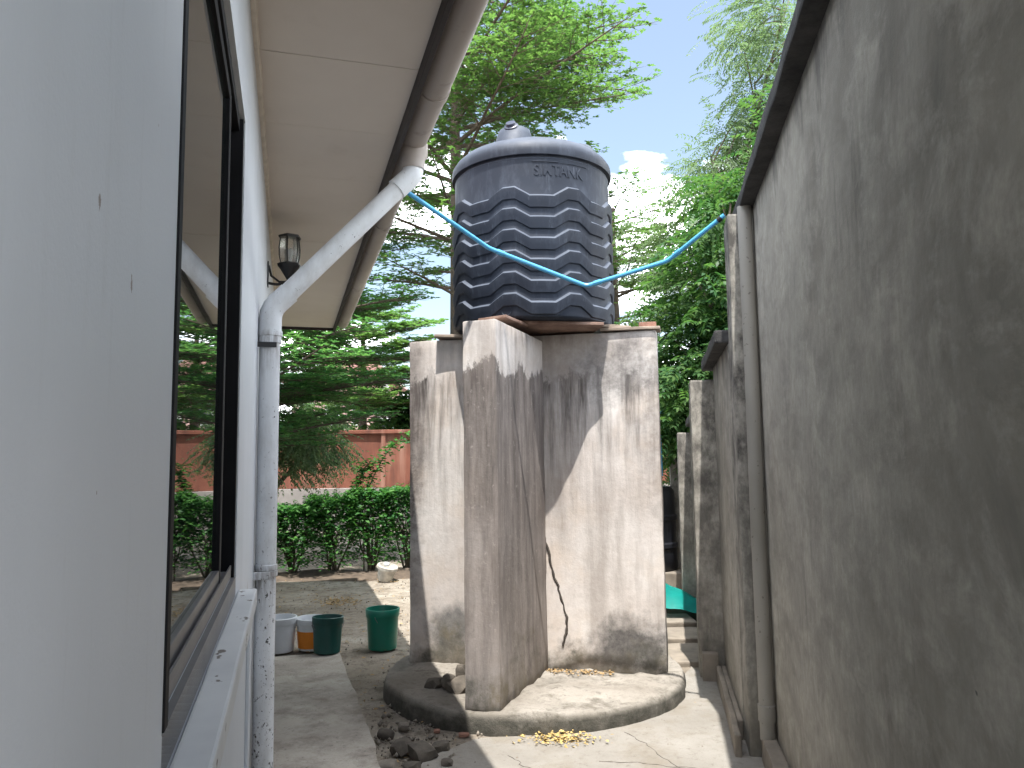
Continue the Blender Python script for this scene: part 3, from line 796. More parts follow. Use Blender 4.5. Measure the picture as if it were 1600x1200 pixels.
# crack in the right wall: a chain of thin dark splinters, geometry set into the face
pts = [(833, 700), (838, 735), (836, 770), (843, 800), (850, 835), (857, 858), (862, 890), (872, 915), (878, 940), (886, 965), (884, 990), (880, 1010)]
def on_face(u, v):   # place on the front plane of the right arm (given in photo pixels, solved once here)
    d = _F + _Rt * ((u - 800) / 1200) + _Up * ((600 - v) / 1200)
    nrm = Vector((-math.sin(R(12.4)), -math.cos(R(12.4)), 0))
    p0 = SC + nrm * TH
    e = Vector((0, 0, EYE))
    k = (p0 - e).dot(nrm) / d.dot(nrm)
    return e + d * k, nrm
ch = []
for u, v in pts:
    p, nrm = on_face(u, v); ch.append(p - SC)
fine = []
for a, c in zip(ch, ch[1:]):
    for k in range(4): fine.append(a.lerp(c, k / 4) + Vector((random.uniform(-.006, .006), 0, random.uniform(-.004, .004))))
fine.append(ch[-1])
MAT['crack'] = m_plain('crack_shadow', (0.06, 0.05, 0.042), 1.0, 0.3, 20)
ob('crack', tube([p - nrm * .0015 for p in fine], [.006 + .005 * random.random() for _ in fine], 5), 'crack', stand)

# boards and plates lying on the stand
def plank(name, c, ang, size, mat, label, cat, group=None, tilt=(0, 0), seed=0):
    o = ob(name, rough_box((-size[0] / 2, -size[1] / 2, 0), (size[0] / 2, size[1] / 2, size[2]), 0.12, 0.003, 0.004, seed), mat)
    o.location = c; o.rotation_euler = (tilt[0], tilt[1], ang)
    return tag(o, label, cat, group)
plank('steel_plate', (0.22, 5.36, 2.465), R(7), (0.78, 0.46, 0.022), 'rust', 'wide rusty plate under the front of the black tank', 'plate', None, (0, R(.7)), 1)
plank('steel_plate', (0.12, 5.90, 2.462), R(-10), (1.0, 0.5, 0.024), 'rust', 'rusty plate under the rear of the black tank', 'plate', None, (0, 0), 2)
plank('wooden_board', (-.40, 5.66, 2.450), R(-8), (0.30, 0.26, 0.022), 'board', 'weathered board overhanging the left arm of the tank stand', 'board', None, (0, R(3)), 3)
plank('wooden_board', (-.05, 5.02, 2.452), R(-24), (0.20, 0.36, 0.020), 'rust', 'short rust-brown board on the front arm of the tank stand', 'board', None, (0, R(-2)), 4)
plank('wooden_board', (0.85, 5.415, 2.452), R(-12), (0.42, 0.20, 0.022), 'board', 'grey board on the right end of the tank stand', 'board', None, (R(1), R(1)), 5)
plank('wooden_board', (0.73, 5.40, 2.478), R(24), (0.26, 0.05, 0.022), 'board', 'short light batten beside the right side of the tank base', 'batten', None, (0, 0), 6)
plank('brick', (0.965, 5.38, 2.475), R(-8), (0.12, 0.07, 0.035), 'brick', 'red brick fragment on the right end of the tank stand', 'brick', None, (0, 0), 7)

# ================================================================ WATER TANK
TZ = 2.492
tank = thing('water_tank', 'black ribbed plastic water tank standing on the concrete stand', 'water tank', (0.166, 5.60, TZ))
TR = 0.572
NP, NS = 8, 20
def wave(th):
    """0 at a valley .. 1 at a peak; th in degrees from the camera side"""
    u = ((th - 5.2) / 45.0) % 1.0
    u = min(u, 1 - u) * 45.0
    if u < 8.0: return 0.0
    if u > 18.2: return 1.0
    return (u - 8.0) / 10.2
angs = []
for k in range(NP):
    for u in (-8, -5.5, -2.7, 0, 2.7, 5.5, 8, 9.7, 11.4, 13.1, 14.8, 16.5, 18.2, 20.3, 22.5, 24.7, 26.8, 28.5, 30.2, 31.9, 33.6, 35.3):
        angs.append(5.2 + 45 * k + u)
angs = sorted(set(round(a % 360, 3) for a in angs))
AMP = 0.064
rows = [(0.0, TR - .02, 0), (0.012, TR - .003, 0), (0.02, TR, 0)]
zt = [0.835 - 0.146 * i for i in range(6)]        # valley height of each rib's upper edge
for z in reversed(zt):
    rows += [(z - .095, TR, 1), (z - .086, TR + .001, 1), (z - .080, TR + .013, 1), (z - .05, TR + .018, 1), (z - .020, TR + .024, 1), (z - .007, TR + .0245, 1), (z + .010, TR + .001, 1), (z + .017, TR, 1)]
rows += [(0.93, TR, .8), (0.97, TR, .3), (1.01, TR, 0), (1.08, TR, 0), (1.10, TR + .001, 0), (1.108, TR - .006, 0), (1.118, TR - .006, 0), (1.122, TR + .020, 0), (1.150, TR + .024, 0), (1.19, TR + .018, 0), (1.225, TR - .005, 0), (1.262, TR - .045, 0), (1.297, TR - .115, 0), (1.325, TR - .22, 0), (1.345, .22, 0), (1.352, .0001, 0)]
b = bmesh.new()
rr = []
for z, r, w in rows:
    ring = []
    for a in angs:
        wz = w
        if w == 1 and z < 0.2: wz = 1.0
        zz = z + AMP * wave(a) * wz
        if z < 0.105 and w == 1: zz = max(z, zz - .0)
        th = R(a - 90)
        ring.append(b.verts.new((r * math.cos(th), r * math.sin(th), zz)))
    rr.append(ring)
for a, c in zip(rr, rr[1:]):
    for i in range(len(angs)):
        j = (i + 1) % len(angs)
        b.faces.new((a[i], a[j], c[j], c[i]))
b.faces.new(rr[0][::-1])
bmesh.ops.recalc_face_normals(b, faces=b.faces[:])
smooth(ob('body', b, 'tank', tank), 38)
# inlet boss with its cap at the front left of the shoulder
def boss(th, rad, h, r0, r1, z0, name):
    x, y = rad * math.sin(R(th)), -rad * math.cos(R(th))
    bb_ = lathe([(r0 * 1.02, z0 - .01), (r0 * 1.01, z0 + .02), (r0, z0 + .04), (r1 * 1.12, z0 + h * .72), (r1, z0 + h * .93), (r1 * .8, z0 + h), (0, z0 + h + .004)], 28)
    for v in bb_.verts:
        v.co.x *= 1.0
        v.co += Vector((x * (1 - .10 * (v.co.z - z0) / h), y * (1 - .16 * (v.co.z - z0) / h), 0))
    return smooth(ob(name, bb_, 'tank', tank), 40), (x, y)
bo, (bx, by) = boss(-19, 0.415, 0.235, 0.150, 0.112, 1.165, 'inlet_boss')
cp = lathe([(0, 0), (.050, 0), (.052, .012), (.050, .035), (.036, .040), (.034, .058), (0, .060)], 20)
smooth(ob('cap', cp, 'tank_cap', bo, (bx * .95 - .012, by * 1.04, 1.366), (R(46), 0, R(-16))), 35)
boss(60, 0.43, 0.165, 0.14, 0.10, 1.165, 'outlet_boss')
smooth(ob('lid', lathe([(.235, 1.34), (.24, 1.345), (.24, 1.385), (.225, 1.40), (.10, 1.41), (0, 1.412)], 40), 'tank', tank), 35)
# raised lettering moulded into the side
def emboss(txt, size, th0, z0, rad, depth, name, squeeze=1.0):
    cu = bpy.data.curves.new('lettering_curve', 'FONT')
    cu.body = txt; cu.size = size; cu.extrude = depth; cu.offset = 0.002
    t = bpy.data.objects.new('lettering_tmp', cu); COL.objects.link(t)
    dg = bpy.context.evaluated_depsgraph_get(); dg.update()
    me = bpy.data.meshes.new_from_object(t.evaluated_get(dg))
    bpy.data.objects.remove(t); bpy.data.curves.remove(cu)
    for v in me.vertices:
        x, y, d = v.co
        a = R(th0 - 90) + x * squeeze / rad
        r = rad + d
        v.co = (r * math.cos(a), r * math.sin(a), z0 + y)
    return ob(name, me, 'tank', tank)
emboss('SIMTANK', 0.108, 0.0, 0.98, TR + .0015, 0.003, 'lettering', 0.80)
def arcbar(th0, th1, z0, z1, r, d, n=12):
    b = bmesh.new(); vs = []
    for i in range(n + 1):
        a = R(th0 + (th1 - th0) * i / n - 90)
        vs.append([b.verts.new((q * math.cos(a), q * math.sin(a), z)) for q, z in ((r - .002, z0), (r + d, z0 + .001), (r + d, z1 - .001), (r - .002, z1))])
    for a, c in zip(vs, vs[1:]):
        for k in range(4): b.faces.new((a[k], c[k], c[(k + 1) % 4], a[(k + 1) % 4]))
    b.faces.new(vs[0]); b.faces.new(vs[-1][::-1]); bmesh.ops.recalc_face_normals(b, faces=b.faces[:])
    return b
ob('raised_bar', arcbar(-1, 17, 1.071, 1.079, TR, .006), 'tank', tank)
ob('raised_bar', arcbar(19, 40, 1.069, 1.075, TR, .004), 'tank', tank)
b = bmesh.new()
n = 24
for k in range(n):
    pass
rg = tube([( (TR + .001) * math.cos(R(-20 - 90) + .035 * math.cos(t) / TR), (TR + .001) * math.sin(R(-20 - 90) + .035 * math.cos(t) / TR), .058 + .035 * math.sin(t)) for t in np.linspace(0, 2 * math.pi, 25)], .003, 5)
ob('moulded_ring', rg, 'tank', tank)

# ================================================================ BLUE CONDUIT
pp = [(-0.640, 4.185, 3.100), (-0.587, 4.20, 3.073), (-0.127, 4.56, 2.835), (0.462, 4.60, 2.602), (0.93, 4.45, 2.713), (1.175, 4.25, 2.885), (1.215, 4.23, 2.915)]
wp = tag(smooth(ob('water_pipe', tube(bend(pp, .03, 3), .0135, 10), 'bluepipe')), 'thin bright blue pipe sagging across in front of the black tank from eave to wall', 'pipe')
for q, e in ((pp[-2], pp[-1]), (pp[0], pp[1])):
    a = Vector(q).lerp(Vector(e), .35); d = (Vector(e) - Vector(q)).normalized() * .012
    smooth(ob('clamp', tube([a - d, a + d], .0165, 10), 'black_metal', wp))
for q in (pp[2], pp[3], pp[4]):
    a = Vector(q); d = Vector((.018, -.002, 0))
    a.x += .10; nx_ = pp[pp.index(q) + 1]; d = (Vector(nx_) - Vector(q)).normalized()
    c0 = Vector(q) + d * .05
    smooth(ob('coupling', tube([c0, c0 + d * .045], .0165, 10), 'bluepipe', wp))

# ================================================================ BUCKETS
def bucket(name, loc, h, r_top, r_bot, mat, label, band=None, tilt=(0, 0), rz=0.0, handle=True):
    t = thing(name, label, 'bucket', loc, 0, None, (tilt[0], tilt[1], rz))
    w = .004
    pr = [(0, .004), (r_bot - .012, .004), (r_bot, .012)]
    f = lambda z: r_bot + (r_top - r_bot) * z / h
    pr += [(f(h * .3), h * .3), (f(h * .8), h * .80), (f(h * .8) + .006, h * .802), (f(h * .83) + .008, h * .83), (f(h * .98) + .008, h * .985), (f(h) + .004, h), (f(h) - .004, h), (f(h) - .006, h * .98), (r_bot - .006, .012), (0, .010)]
    smooth(ob('body', lathe(pr, 36), mat, t), 40)
    if band:
        smooth(ob('label_band', lathe([(f(h * .10) + .0016, h * .10), (f(h * .62) + .0016, h * .62)], 36), band, t))
    if handle:
        pts = [(math.cos(a) * (r_top + .012), -.01 - .03 * math.sin(a), h * .86 - .10 * math.sin(a)) for a in np.linspace(0, math.pi, 14)]
        smooth(ob('handle', tube(pts, .0028, 6), 'alu', t))
    return t
bucket('bucket', (-1.505, 6.30, .045), .285, .118, .103, 'dgreen', 'dark green open plastic bucket nearest the orange one on the path end', None, (R(-2), R(2)), R(30))
bucket('bucket', (-1.115, 6.62, -.004), .335, .135, .118, 'green', 'bright green plastic bucket standing alone on the dirt left of the tank stand', None, (0, 0), R(70))
bucket('bucket', (-1.71, 6.62, .0), .265, .125, .108, 'wplastic', 'white bucket with an orange label band behind the dark green bucket', 'orange', (0, 0), R(100))
bucket('bucket', (-1.955, 6.55, .0), .285, .130, .110, 'wplastic', 'plain white plastic bucket beside the white downpipe', None, (0, 0), R(10))
pot = thing('plant_pot', 'whitewashed flaking pot tipped over at the foot of the hedge', 'pot', (-1.72, 10.35, .0), 0, None, (R(8), R(14), 0))
smooth(ob('body', lathe([(0, 0), (.085, 0), (.10, .02), (.125, .17), (.13, .19), (.115, .205), (.10, .19), (.08, .03), (0, .03)], 28), 'potwhite', pot), 40)
smooth(ob('rim', lathe([(.122, .155), (.137, .160), (.139, .195), (.128, .208), (.108, .206)], 28), 'potwhite', pot), 40)
smooth(ob('white_ball', rock_bm(.05, .05, .035, 5), 'wplastic', pot, (-.02, 0, .215)))

# ================================================================ STONES AND LITTER
stone_spots = [  # x, y, z, size, pale, label
    (-.34, 4.99, .12, (.12, .09, .052), 0, 'largest flat stone on the left side of the round plinth'),
    (-.52, 5.05, .12, (.085, .06, .045), 0, 'dark stone left of the flat stone on the round plinth'),
    (-.43, 5.02, .13, (.065, .05, .06), 0, 'upright dark stone between two others on the round plinth'),
    (-.36, 5.22, .12, (.055, .045, .07), 0, 'pointed stone near the left panel foot on the round plinth'),
    (-.20, 5.30, .12, (.05, .05, .03), 1, 'small pale stone near the front arm on the round plinth'),
]
for i, (x, y, z, s, pale, lab) in enumerate(stone_spots):
    o = smooth(ob('stone', rock_bm(*s, i + 1.3), 'rock_pale' if pale else 'rock'), 40)
    o.location = (x, y, z + s[2] * .6); o.rotation_euler = (random.uniform(-.2, .2), random.uniform(-.2, .2), random.uniform(0, 6))
    tag(o, lab, 'stone', 'stones lying on the round plinth')
rub = [(-.62, 4.30, (.085, .07, .055), 0), (-.50, 4.20, (.10, .075, .065), 0), (-.68, 4.06, (.10, .07, .035), 1), (-.53, 4.03, (.06, .05, .04), 0),
       (-.41, 4.31, (.065, .055, .04), 0), (-.74, 4.52, (.06, .05, .04), 0), (-.66, 4.66, (.05, .04, .03), 1), (-.36, 4.10, (.05, .04, .03), 0), (-.60, 3.90, (.085, .065, .045), 1)]
rlab = ['dark rubble stone at the path edge, middle of the heap', 'large dark rubble stone right of the heap by the path', 'flat pale slab of rubble nearest the path corner', 'small dark rubble stone low in the heap',
        'rubble stone lying between heap and round plinth', 'dark rubble stone farthest back along the path edge', 'pale flat rubble chip behind the heap by the path', 'small stone right of the heap on the dirt', 'pale rubble stone nearest the camera by the path']
for i, ((x, y, s, pale), lab) in enumerate(zip(rub, rlab)):
    o = smooth(ob('stone', rock_bm(*s, i + 11.7), 'rock_pale' if pale else 'rock'), 40)
    o.location = (x, y, s[2] * .45); o.rotation_euler = (random.uniform(-.3, .3), random.uniform(-.3, .3), random.uniform(0, 6))
    tag(o, lab, 'stone', 'rubble beside the path')
for i, (x, y, s, lab) in enumerate([(-.30, 4.53, (.042, .026, .016), 'reddish brick chip at the foot of the front arm'), (-.46, 4.60, (.025, .022, .014), 'small reddish brick chip left of the front arm foot')]):
    o = ob('brick_chip', rock_bm(*s, i + 31.7), 'brick'); o.location = (x, y, s[2] * .5); tag(o, lab, 'brick')

def litter(name, n, fx, mat, label, size=(.015, .045), flat=.25):
    P, D, Nn, L, W = [], [], [], [], []
    for i in range(n):
        x, y, z = fx()
        a = random.uniform(0, 2 * math.pi)
        D.append((math.cos(a), math.sin(a), random.uniform(-.1, .25)))
        Nn.append((random.gauss(0, flat), random.gauss(0, flat), 1))
        l = random.uniform(*size); P.append((x, y, z + .004)); L.append(l); W.append(l * random.uniform(.35, .6))
    return tag(leaves_mesh(name, P, D, Nn, L, W, mat), label, kind='stuff')
def yard():
    while True:
        x, y = random.uniform(-3.2, 1.2), random.uniform(3.4, 10.5)
        if (Vector((x, y, 0)) - SC).length > 1.06: return x, y, 0.004
litter('fallen_leaves', 1700, yard, 'dry', 'dry leaves scattered over the yard and path')
litter('fallen_flowers', 380, lambda: (random.gauss(.235, .095), random.gauss(4.43, .05), abs(random.gauss(0.014, .010))), 'yellow', 'yellow fallen blossoms heaped on the cement in front of the plinth', (.015, .035), .6)
litter('leaf_litter', 260, lambda: (random.gauss(-1.98, .13), random.gauss(8.8, .14), .004), 'dry', 'rust brown patch of dead leaves on the sunlit yard', (.02, .05), .4)
def corner():
    a = random.uniform(0, .45)
    return SC.x + .06 + a * .97 + random.gauss(0, .02), SC.y - .16 - a * .2 - abs(random.gauss(0, .05)), .122
litter('leaf_litter', 240, corner, 'dry', 'dry leaf litter in the corner of the tank stand', (.012, .03), .5)
# gravel and crumbs of mortar
pv, pq = [], []
base = np.array([(1, 0, 0), (-1, 0, 0), (0, 1, 0), (0, -1, 0), (0, 0, 1), (0, 0, -1)], float)
tri = np.array([(0, 2, 4), (2, 1, 4), (1, 3, 4), (3, 0, 4), (2, 0, 5), (1, 2, 5), (3, 1, 5), (0, 3, 5)])
for i in range(1500):
    if i < 650: x, y = random.gauss(-.62, .16), random.uniform(3.8, 6.2)
    else: x, y, _ = yard()
    s = random.uniform(.004, .017) * (1.15 if i < 300 else .75)
    pv.append(base * (s * RNG.uniform(.6, 1.2, 3)) @ np.array(Matrix.Rotation(random.uniform(0, 6), 3, 'Z')) + np.array((x, y, .004 + s * .3)))
    pq.append(tri + i * 6)
tag(np_mesh('gravel', np.concatenate(pv), np.concatenate(pq), 'rock_pale'), 'loose gravel and mortar crumbs on the ground', kind='stuff')

# ================================================================ FAR END OF THE PASSAGE
for i, (y0, y1, z, lab) in enumerate([(5.95, 6.55, .03, 'nearest worn concrete step at the passage end'), (6.55, 7.0, .065, 'second worn concrete step at the passage end'), (7.0, 7.42, .10, 'third worn concrete step behind the tank stand')]):
    o = ob('concrete_step', rough_box((1.08, y0, -.05), (1.62, y1 - .01, z), .07, .008, .012, i), 'step')
    tag(o, lab, 'step', 'concrete steps at the passage end')
o = ob('concrete_kerb', rough_box((1.15, 7.45, -.05), (2.0, 7.58, .16), .08, .005, .012, 4), 'step'); tag(o, 'low pale kerb carrying the teal plastic sheet', 'kerb')
b = bmesh.new()
N = 10
A0, A1, B0, B1 = Vector((1.30, 7.52, .44)), Vector((1.80, 7.50, .19)), Vector((1.36, 7.18, .20)), Vector((1.86, 7.12, .12))
gr = [[b.verts.new(A0.lerp(A1, i / N).lerp(B0.lerp(B1, i / N), j / 4) + Vector((0, 0, .03 * math.sin(j / 4 * math.pi) + .008 * math.sin(i * 1.3 + j)))) for i in range(N + 1)] for j in range(5)]
for j in range(4):
    for i in range(N): b.faces.new((gr[j][i], gr[j][i + 1], gr[j + 1][i + 1], gr[j + 1][i]))
bmesh.ops.solidify(b, geom=b.faces[:], thickness=.006)
tag(smooth(ob('plastic_sheet', b, 'teal')), 'bent teal plastic sheet sloping down onto the low kerb', 'sheet')
bt = thing('water_drum', 'black plastic water drum half hidden behind the tank stand', 'water tank', (1.62, 9.3, 0))
smooth(ob('body', lathe([(0, .25), (.30, .25), (.32, .28), (.31, .5), (.33, .52), (.33, .56), (.31, .58), (.31, .82), (.33, .84), (.33, .88), (.31, .90), (.30, 1.16), (.26, 1.22), (0, 1.25)], 32), 'black_plastic', bt), 40)
smooth(ob('lid', lathe([(.14, 1.22), (.14, 1.30), (0, 1.32)], 24), 'black_plastic', bt), 40)
ob('drum_base', rough_box((-.36, -.36, -.02), (.36, .36, .248), .12, .005, .012, 3), 'step', bt)
smooth(tag(ob('blue_pipe', tube(bend([(1.72, 9.0, 1.35), (1.72, 9.0, 2.1), (1.95, 9.3, 2.1)], .05), .022, 8), 'bluepipe'), 'short upright blue pipe above the black drum at the passage end', 'pipe'))

# ================================================================ RED WALL, FAR BUILDINGS
rw = thing('red_wall', 'red painted yard wall with pale pilasters beyond the hedge', 'wall', (-3.5, 18.0, 0))
ob('wall_panel', rough_box((-9, 0, .97), (9, .18, 2.22), .9, .01, .01, 2), 'red', rw)
ob('plinth', rough_box((-9, -.06, -.05), (9, .18, .967), .9, .008, .01, 3), 'greywall', rw)
ob('coping', rough_box((-9, -.07, 2.222), (9, .25, 2.31), .6, .012, .012, 4), 'red', rw)
for i in range(11):
    ob('pilaster', box((-8 + i * 1.06 - .05, -.05, .97), (-8 + i * 1.06 + .05, -.002, 2.22), .008), 'red' if i % 3 else 'red', rw)
ph = thing('pink_house', 'pale pink two storey house behind the trees', 'house', (-6.4, 32, 0))
ob('wall', box((-2.8, 0, 0), (1.0, 5, 4.9)), 'pink', ph)
for x in (-2.2, -1.1, 0.0):
    f = ob('window', box((x - .3, -.05, 3.1), (x + .3, -.002, 4.1)), 'trim', ph)
    ob('pane', box((x - .24, -.062, 3.16), (x + .24, -.052, 4.04)), 'window_dark', f)
ob('column', box((1.003, -.25, 0), (1.25, .0, 4.9), .01), 'trim', ph)
rb = bmesh.new()
vs = [rb.verts.new(q) for q in ((-3.2, -.5, 4.9), (1.5, -.5, 4.9), (1.5, 5.5, 4.9), (-3.2, 5.5, 4.9), (-1.8, 2.5, 6.2), (.2, 2.5, 6.2))]
for f in ((0, 1, 5, 4), (1, 2, 5), (2, 3, 4, 5), (3, 0, 4), (3, 2, 1, 0)): rb.faces.new([vs[i] for i in f])
ob('roof', rb, 'roof', ph)
hu = thing('garden_hut', 'small hut with a grey gable roof above the red wall', 'hut', (-3.62, 21.5, 0))
ob('wall', box((-.5, 0, 0), (.5, 1.5, 2.25)), 'pink', hu)
rb = bmesh.new()
vs = [rb.verts.new((x, y, z)) for y in (-.25, 1.8) for x, z in ((-.72, 2.24), (0, 2.56), (.72, 2.24), (.72, 2.29), (0, 2.63), (-.72, 2.29))]
rb.faces.new([vs[i] for i in range(6)]); rb.faces.new([vs[i] for i in range(11, 5, -1)])
for i in range(6): rb.faces.new((vs[i], vs[(i + 1) % 6], vs[6 + (i + 1) % 6], vs[6 + i]))
bmesh.ops.recalc_face_normals(rb, faces=rb.faces[:])
ob('roof', rb, 'greyroof', hu)
wt = tag(smooth(ob('roof_tank', lathe([(0, 2.6), (.28, 2.6), (.30, 2.63), (.30, 3.1), (.26, 3.16), (0, 3.2)], 24), 'trim'), 40), 'small white tank showing above the grey hut roof', 'water tank')
wt.location = (-4.15, 25, 0)
smooth(ob('stand', lathe([(0, 0), (.22, 0), (.22, 2.6), (0, 2.6)], 12), 'greywall', wt))

# ================================================================ VEGETATION
def branch_pts(p0, d, L, up, wig, n=6):
    pts = [Vector(p0)]; d = Vector(d).normalized()
    for i in range(n):
        d = (d + Vector((random.gauss(0, wig), random.gauss(0, wig), random.gauss(0, wig * .6) + up))).normalized()
        pts.append(pts[-1] + d * (L / n))
    return pts

def umbrella_tree(name, base, height, tiers, leaf, label, group='umbrella trees beyond the house', dens=1.0, lsize=.078, lean=(0, 0), az=None):
    """tiers: (z, radius, number of branches). Flat fans of twigs set with rosettes of small leaves."""
    t = thing(name, label, 'tree', base, 0, group)
    wood = bmesh.new()
    k = 9
    tp = [Vector((lean[0] * (i / k) ** 1.5 + .05 * noise.noise(Vector((i, base[0], 0))), lean[1] * (i / k) ** 1.5, height * i / k)) for i in range(k + 1)]
    tube(tp, [.16 * (1 - .85 * i / k) + .012 for i in range(k + 1)], 9, wood)
    def trunk_at(z):
        f = max(0, min(k - .001, z / height * k)); i = int(f)
        return tp[i].lerp(tp[i + 1], f - i)
    P, D, N_, L_, W_ = [], [], [], [], []
    def rosette(p, out):
        n = random.randint(4, 6)
        a0 = random.uniform(0, 6.3)
        up = Vector((random.gauss(0, .22), random.gauss(0, .22), 1)).normalized()
        for q in range(n):
            a = a0 + 6.283 * q / n + random.uniform(-.3, .3)
            dd = Vector((math.cos(a), math.sin(a), random.uniform(-.1, .45))) + out * .35
            P.append(p); D.append(dd); N_.append(up + Vector((random.gauss(0, .25), random.gauss(0, .25), 0)))
            l = lsize * random.uniform(.65, 1.25); L_.append(l); W_.append(l * random.uniform(.42, .6))
    def twig(p0, d, L, r, depth):
        pts = branch_pts(p0, d, L, .01, .07, 5)
        tube(pts, [r * (1 - .75 * i / 5) for i in range(6)], 4, wood, False)
        n = max(2, int(L / .075 * dens))
        for i in range(n):
            f = (.15 + .85 * i / max(1, n - 1)) * 4.999; j = int(f)
            p = pts[j].lerp(pts[j + 1], f - j)
            rosette(p + Vector((random.gauss(0, .03), random.gauss(0, .03), random.uniform(.0, .05))), Vector(d).normalized())
        if depth:
            m = max(2, int(L / .14))
            for i in range(m):
                f = (.2 + .75 * i / m) * 4.999; j = int(f); p = pts[j].lerp(pts[j + 1], f - j)
                dd = (pts[j + 1] - pts[j]).normalized()
                s = 1 if i % 2 else -1
                a = s * R(random.uniform(35, 60))
                q = Matrix.Rotation(a, 3, 'Z') @ dd
                twig(p, q, L * random.uniform(.3, .5) * (1.15 - .7 * i / m), r * .55, depth - 1)
    for z, rad, nb in tiers:
        a0 = random.uniform(0, 6.28)
        for i in range(nb):
            a = a0 + 2 * math.pi * i / nb + random.uniform(-.25, .25)
            if az is not None and not az(a): continue
            L = rad * random.uniform(.72, 1.12)
            zz = z + random.uniform(-.22, .22)
            p0 = trunk_at(zz)
            d = Vector((math.cos(a), math.sin(a), .26))
            pts = branch_pts(p0, d, L, -.015, .05, 8)
            tube(pts, [.036 * (rad / 3) * (1 - .88 * q / 8) + .004 for q in range(9)], 6, wood, False)
            m = int(L / .19)
            for j in range(m):
                f = (.18 + .82 * j / m) * 7.999; q = int(f)
                p = pts[q].lerp(pts[q + 1], f - q); dd = (pts[q + 1] - pts[q]).normalized()
                s = 1 if j % 2 else -1
                w = Matrix.Rotation(s * R(random.uniform(32, 62)), 3, 'Z') @ dd
                w.z = random.uniform(-.02, .16)
                twig(p, w, (L * .42 * (1.05 - .75 * j / m) + .15) * random.uniform(.8, 1.15), .008, 1)
            twig(pts[-1], (pts[-1] - pts[-2]), .35, .008, 1)
    smooth(ob('trunk', wood, 'bark', t), 60)
    leaves_mesh('crown', P, D, N_, L_, W_, leaf, t)
    return t, len(P)

def feathery_tree(name, base, trunk_h, lobes, leaf, label, nfrond, flen=.42, leaflet=.075, group=None, droop=.5, npair=7, flowers=None, lw=.3):
    """lobes: (centre xyz relative, radii, weight). Pinnate fronds scattered through the lobes."""
    t = thing(name, label, 'tree', base, 0, group)
    wood = bmesh.new()
    cen = Vector((0, 0, trunk_h))
    tp = [Vector((0, 0, 0)), Vector((.04, .03, trunk_h * .5)), cen]
    tube(tp, [.13, .11, .085], 8, wood)
    P, D, N_, L_, W_ = [], [], [], [], []
    tw = sum(q[2] for q in lobes)
    for c, rd, wgt in lobes:
        c = Vector(c); rd = Vector(rd)
        mid = cen.lerp(c, .5) + Vector((random.gauss(0, .1), random.gauss(0, .1), .1))
        tube([cen, mid, c], [.055, .035, .012], 6, wood, False)
        nsub = 7
        anchors = []
        for i in range(nsub):
            dv = Vector((random.gauss(0, 1), random.gauss(0, 1), random.gauss(0, .9))).normalized()
            e = c + Vector((dv.x * rd.x, dv.y * rd.y, dv.z * rd.z)) * random.uniform(.75, 1.05)
            s = mid.lerp(c, random.uniform(.3, 1))
            pts = [s, s.lerp(e, .5) + Vector((0, 0, .06)), e]
            tube(pts, [.018, .011, .004], 5, wood, False)
            anchors += [pts[0].lerp(pts[1], .5), pts[1], pts[1].lerp(pts[2], .5), pts[2], pts[2]]
        for i in range(int(nfrond * wgt / tw)):
            a = random.choice(anchors)
            p = a + Vector((random.gauss(0, rd.x * .24), random.gauss(0, rd.y * .24), random.gauss(0, rd.z * .24)))
            o = (p - c); o.z *= .5
            d = (o.normalized() + Vector((random.gauss(0, .5), random.gauss(0, .5), random.gauss(0, .3) - droop * .5))).normalized()
            L = flen * random.uniform(.6, 1.2)
            up = Vector((random.gauss(0, .3), random.gauss(0, .3), 1))
            q = p.copy(); dd = d.copy()
            side = d.cross(up).normalized()
            for j in range(npair):
                dd = (dd + Vector((0, 0, -droop * .16))).normalized()
                q = q + dd * (L / npair)
                ll = leaflet * random.uniform(.75, 1.15) * (1.1 - .35 * abs(j / npair - .4))
                for s in (1, -1):
                    P.append(q.copy()); D.append(dd * .65 + side * s * .9 + Vector((0, 0, -droop * .35)))
                    N_.append(up); L_.append(ll); W_.append(ll * lw)
            P.append(q.copy()); D.append(dd); N_.append(up); L_.append(leaflet); W_.append(leaflet * lw)
    smooth(ob('trunk', wood, 'bark', t), 60)
    leaves_mesh('crown', P, D, N_, L_, W_, leaf, t)
    if flowers:
        FP, FD, FN, FL, FW = [], [], [], [], []
        for fx in flowers:
            for i in range(26):
                FP.append(Vector(fx) + Vector((random.gauss(0, .04), random.gauss(0, .04), random.gauss(0, .03)))); FD.append((random.gauss(0, 1), random.gauss(0, 1), random.gauss(0, .6))); FN.append((random.gauss(0, 1), random.gauss(0, 1), 1)); FL.append(.05); FW.append(.03)
        leaves_mesh('blossom', FP, FD, FN, FL, FW, 'orangeflower', t)
    return t, len(P)

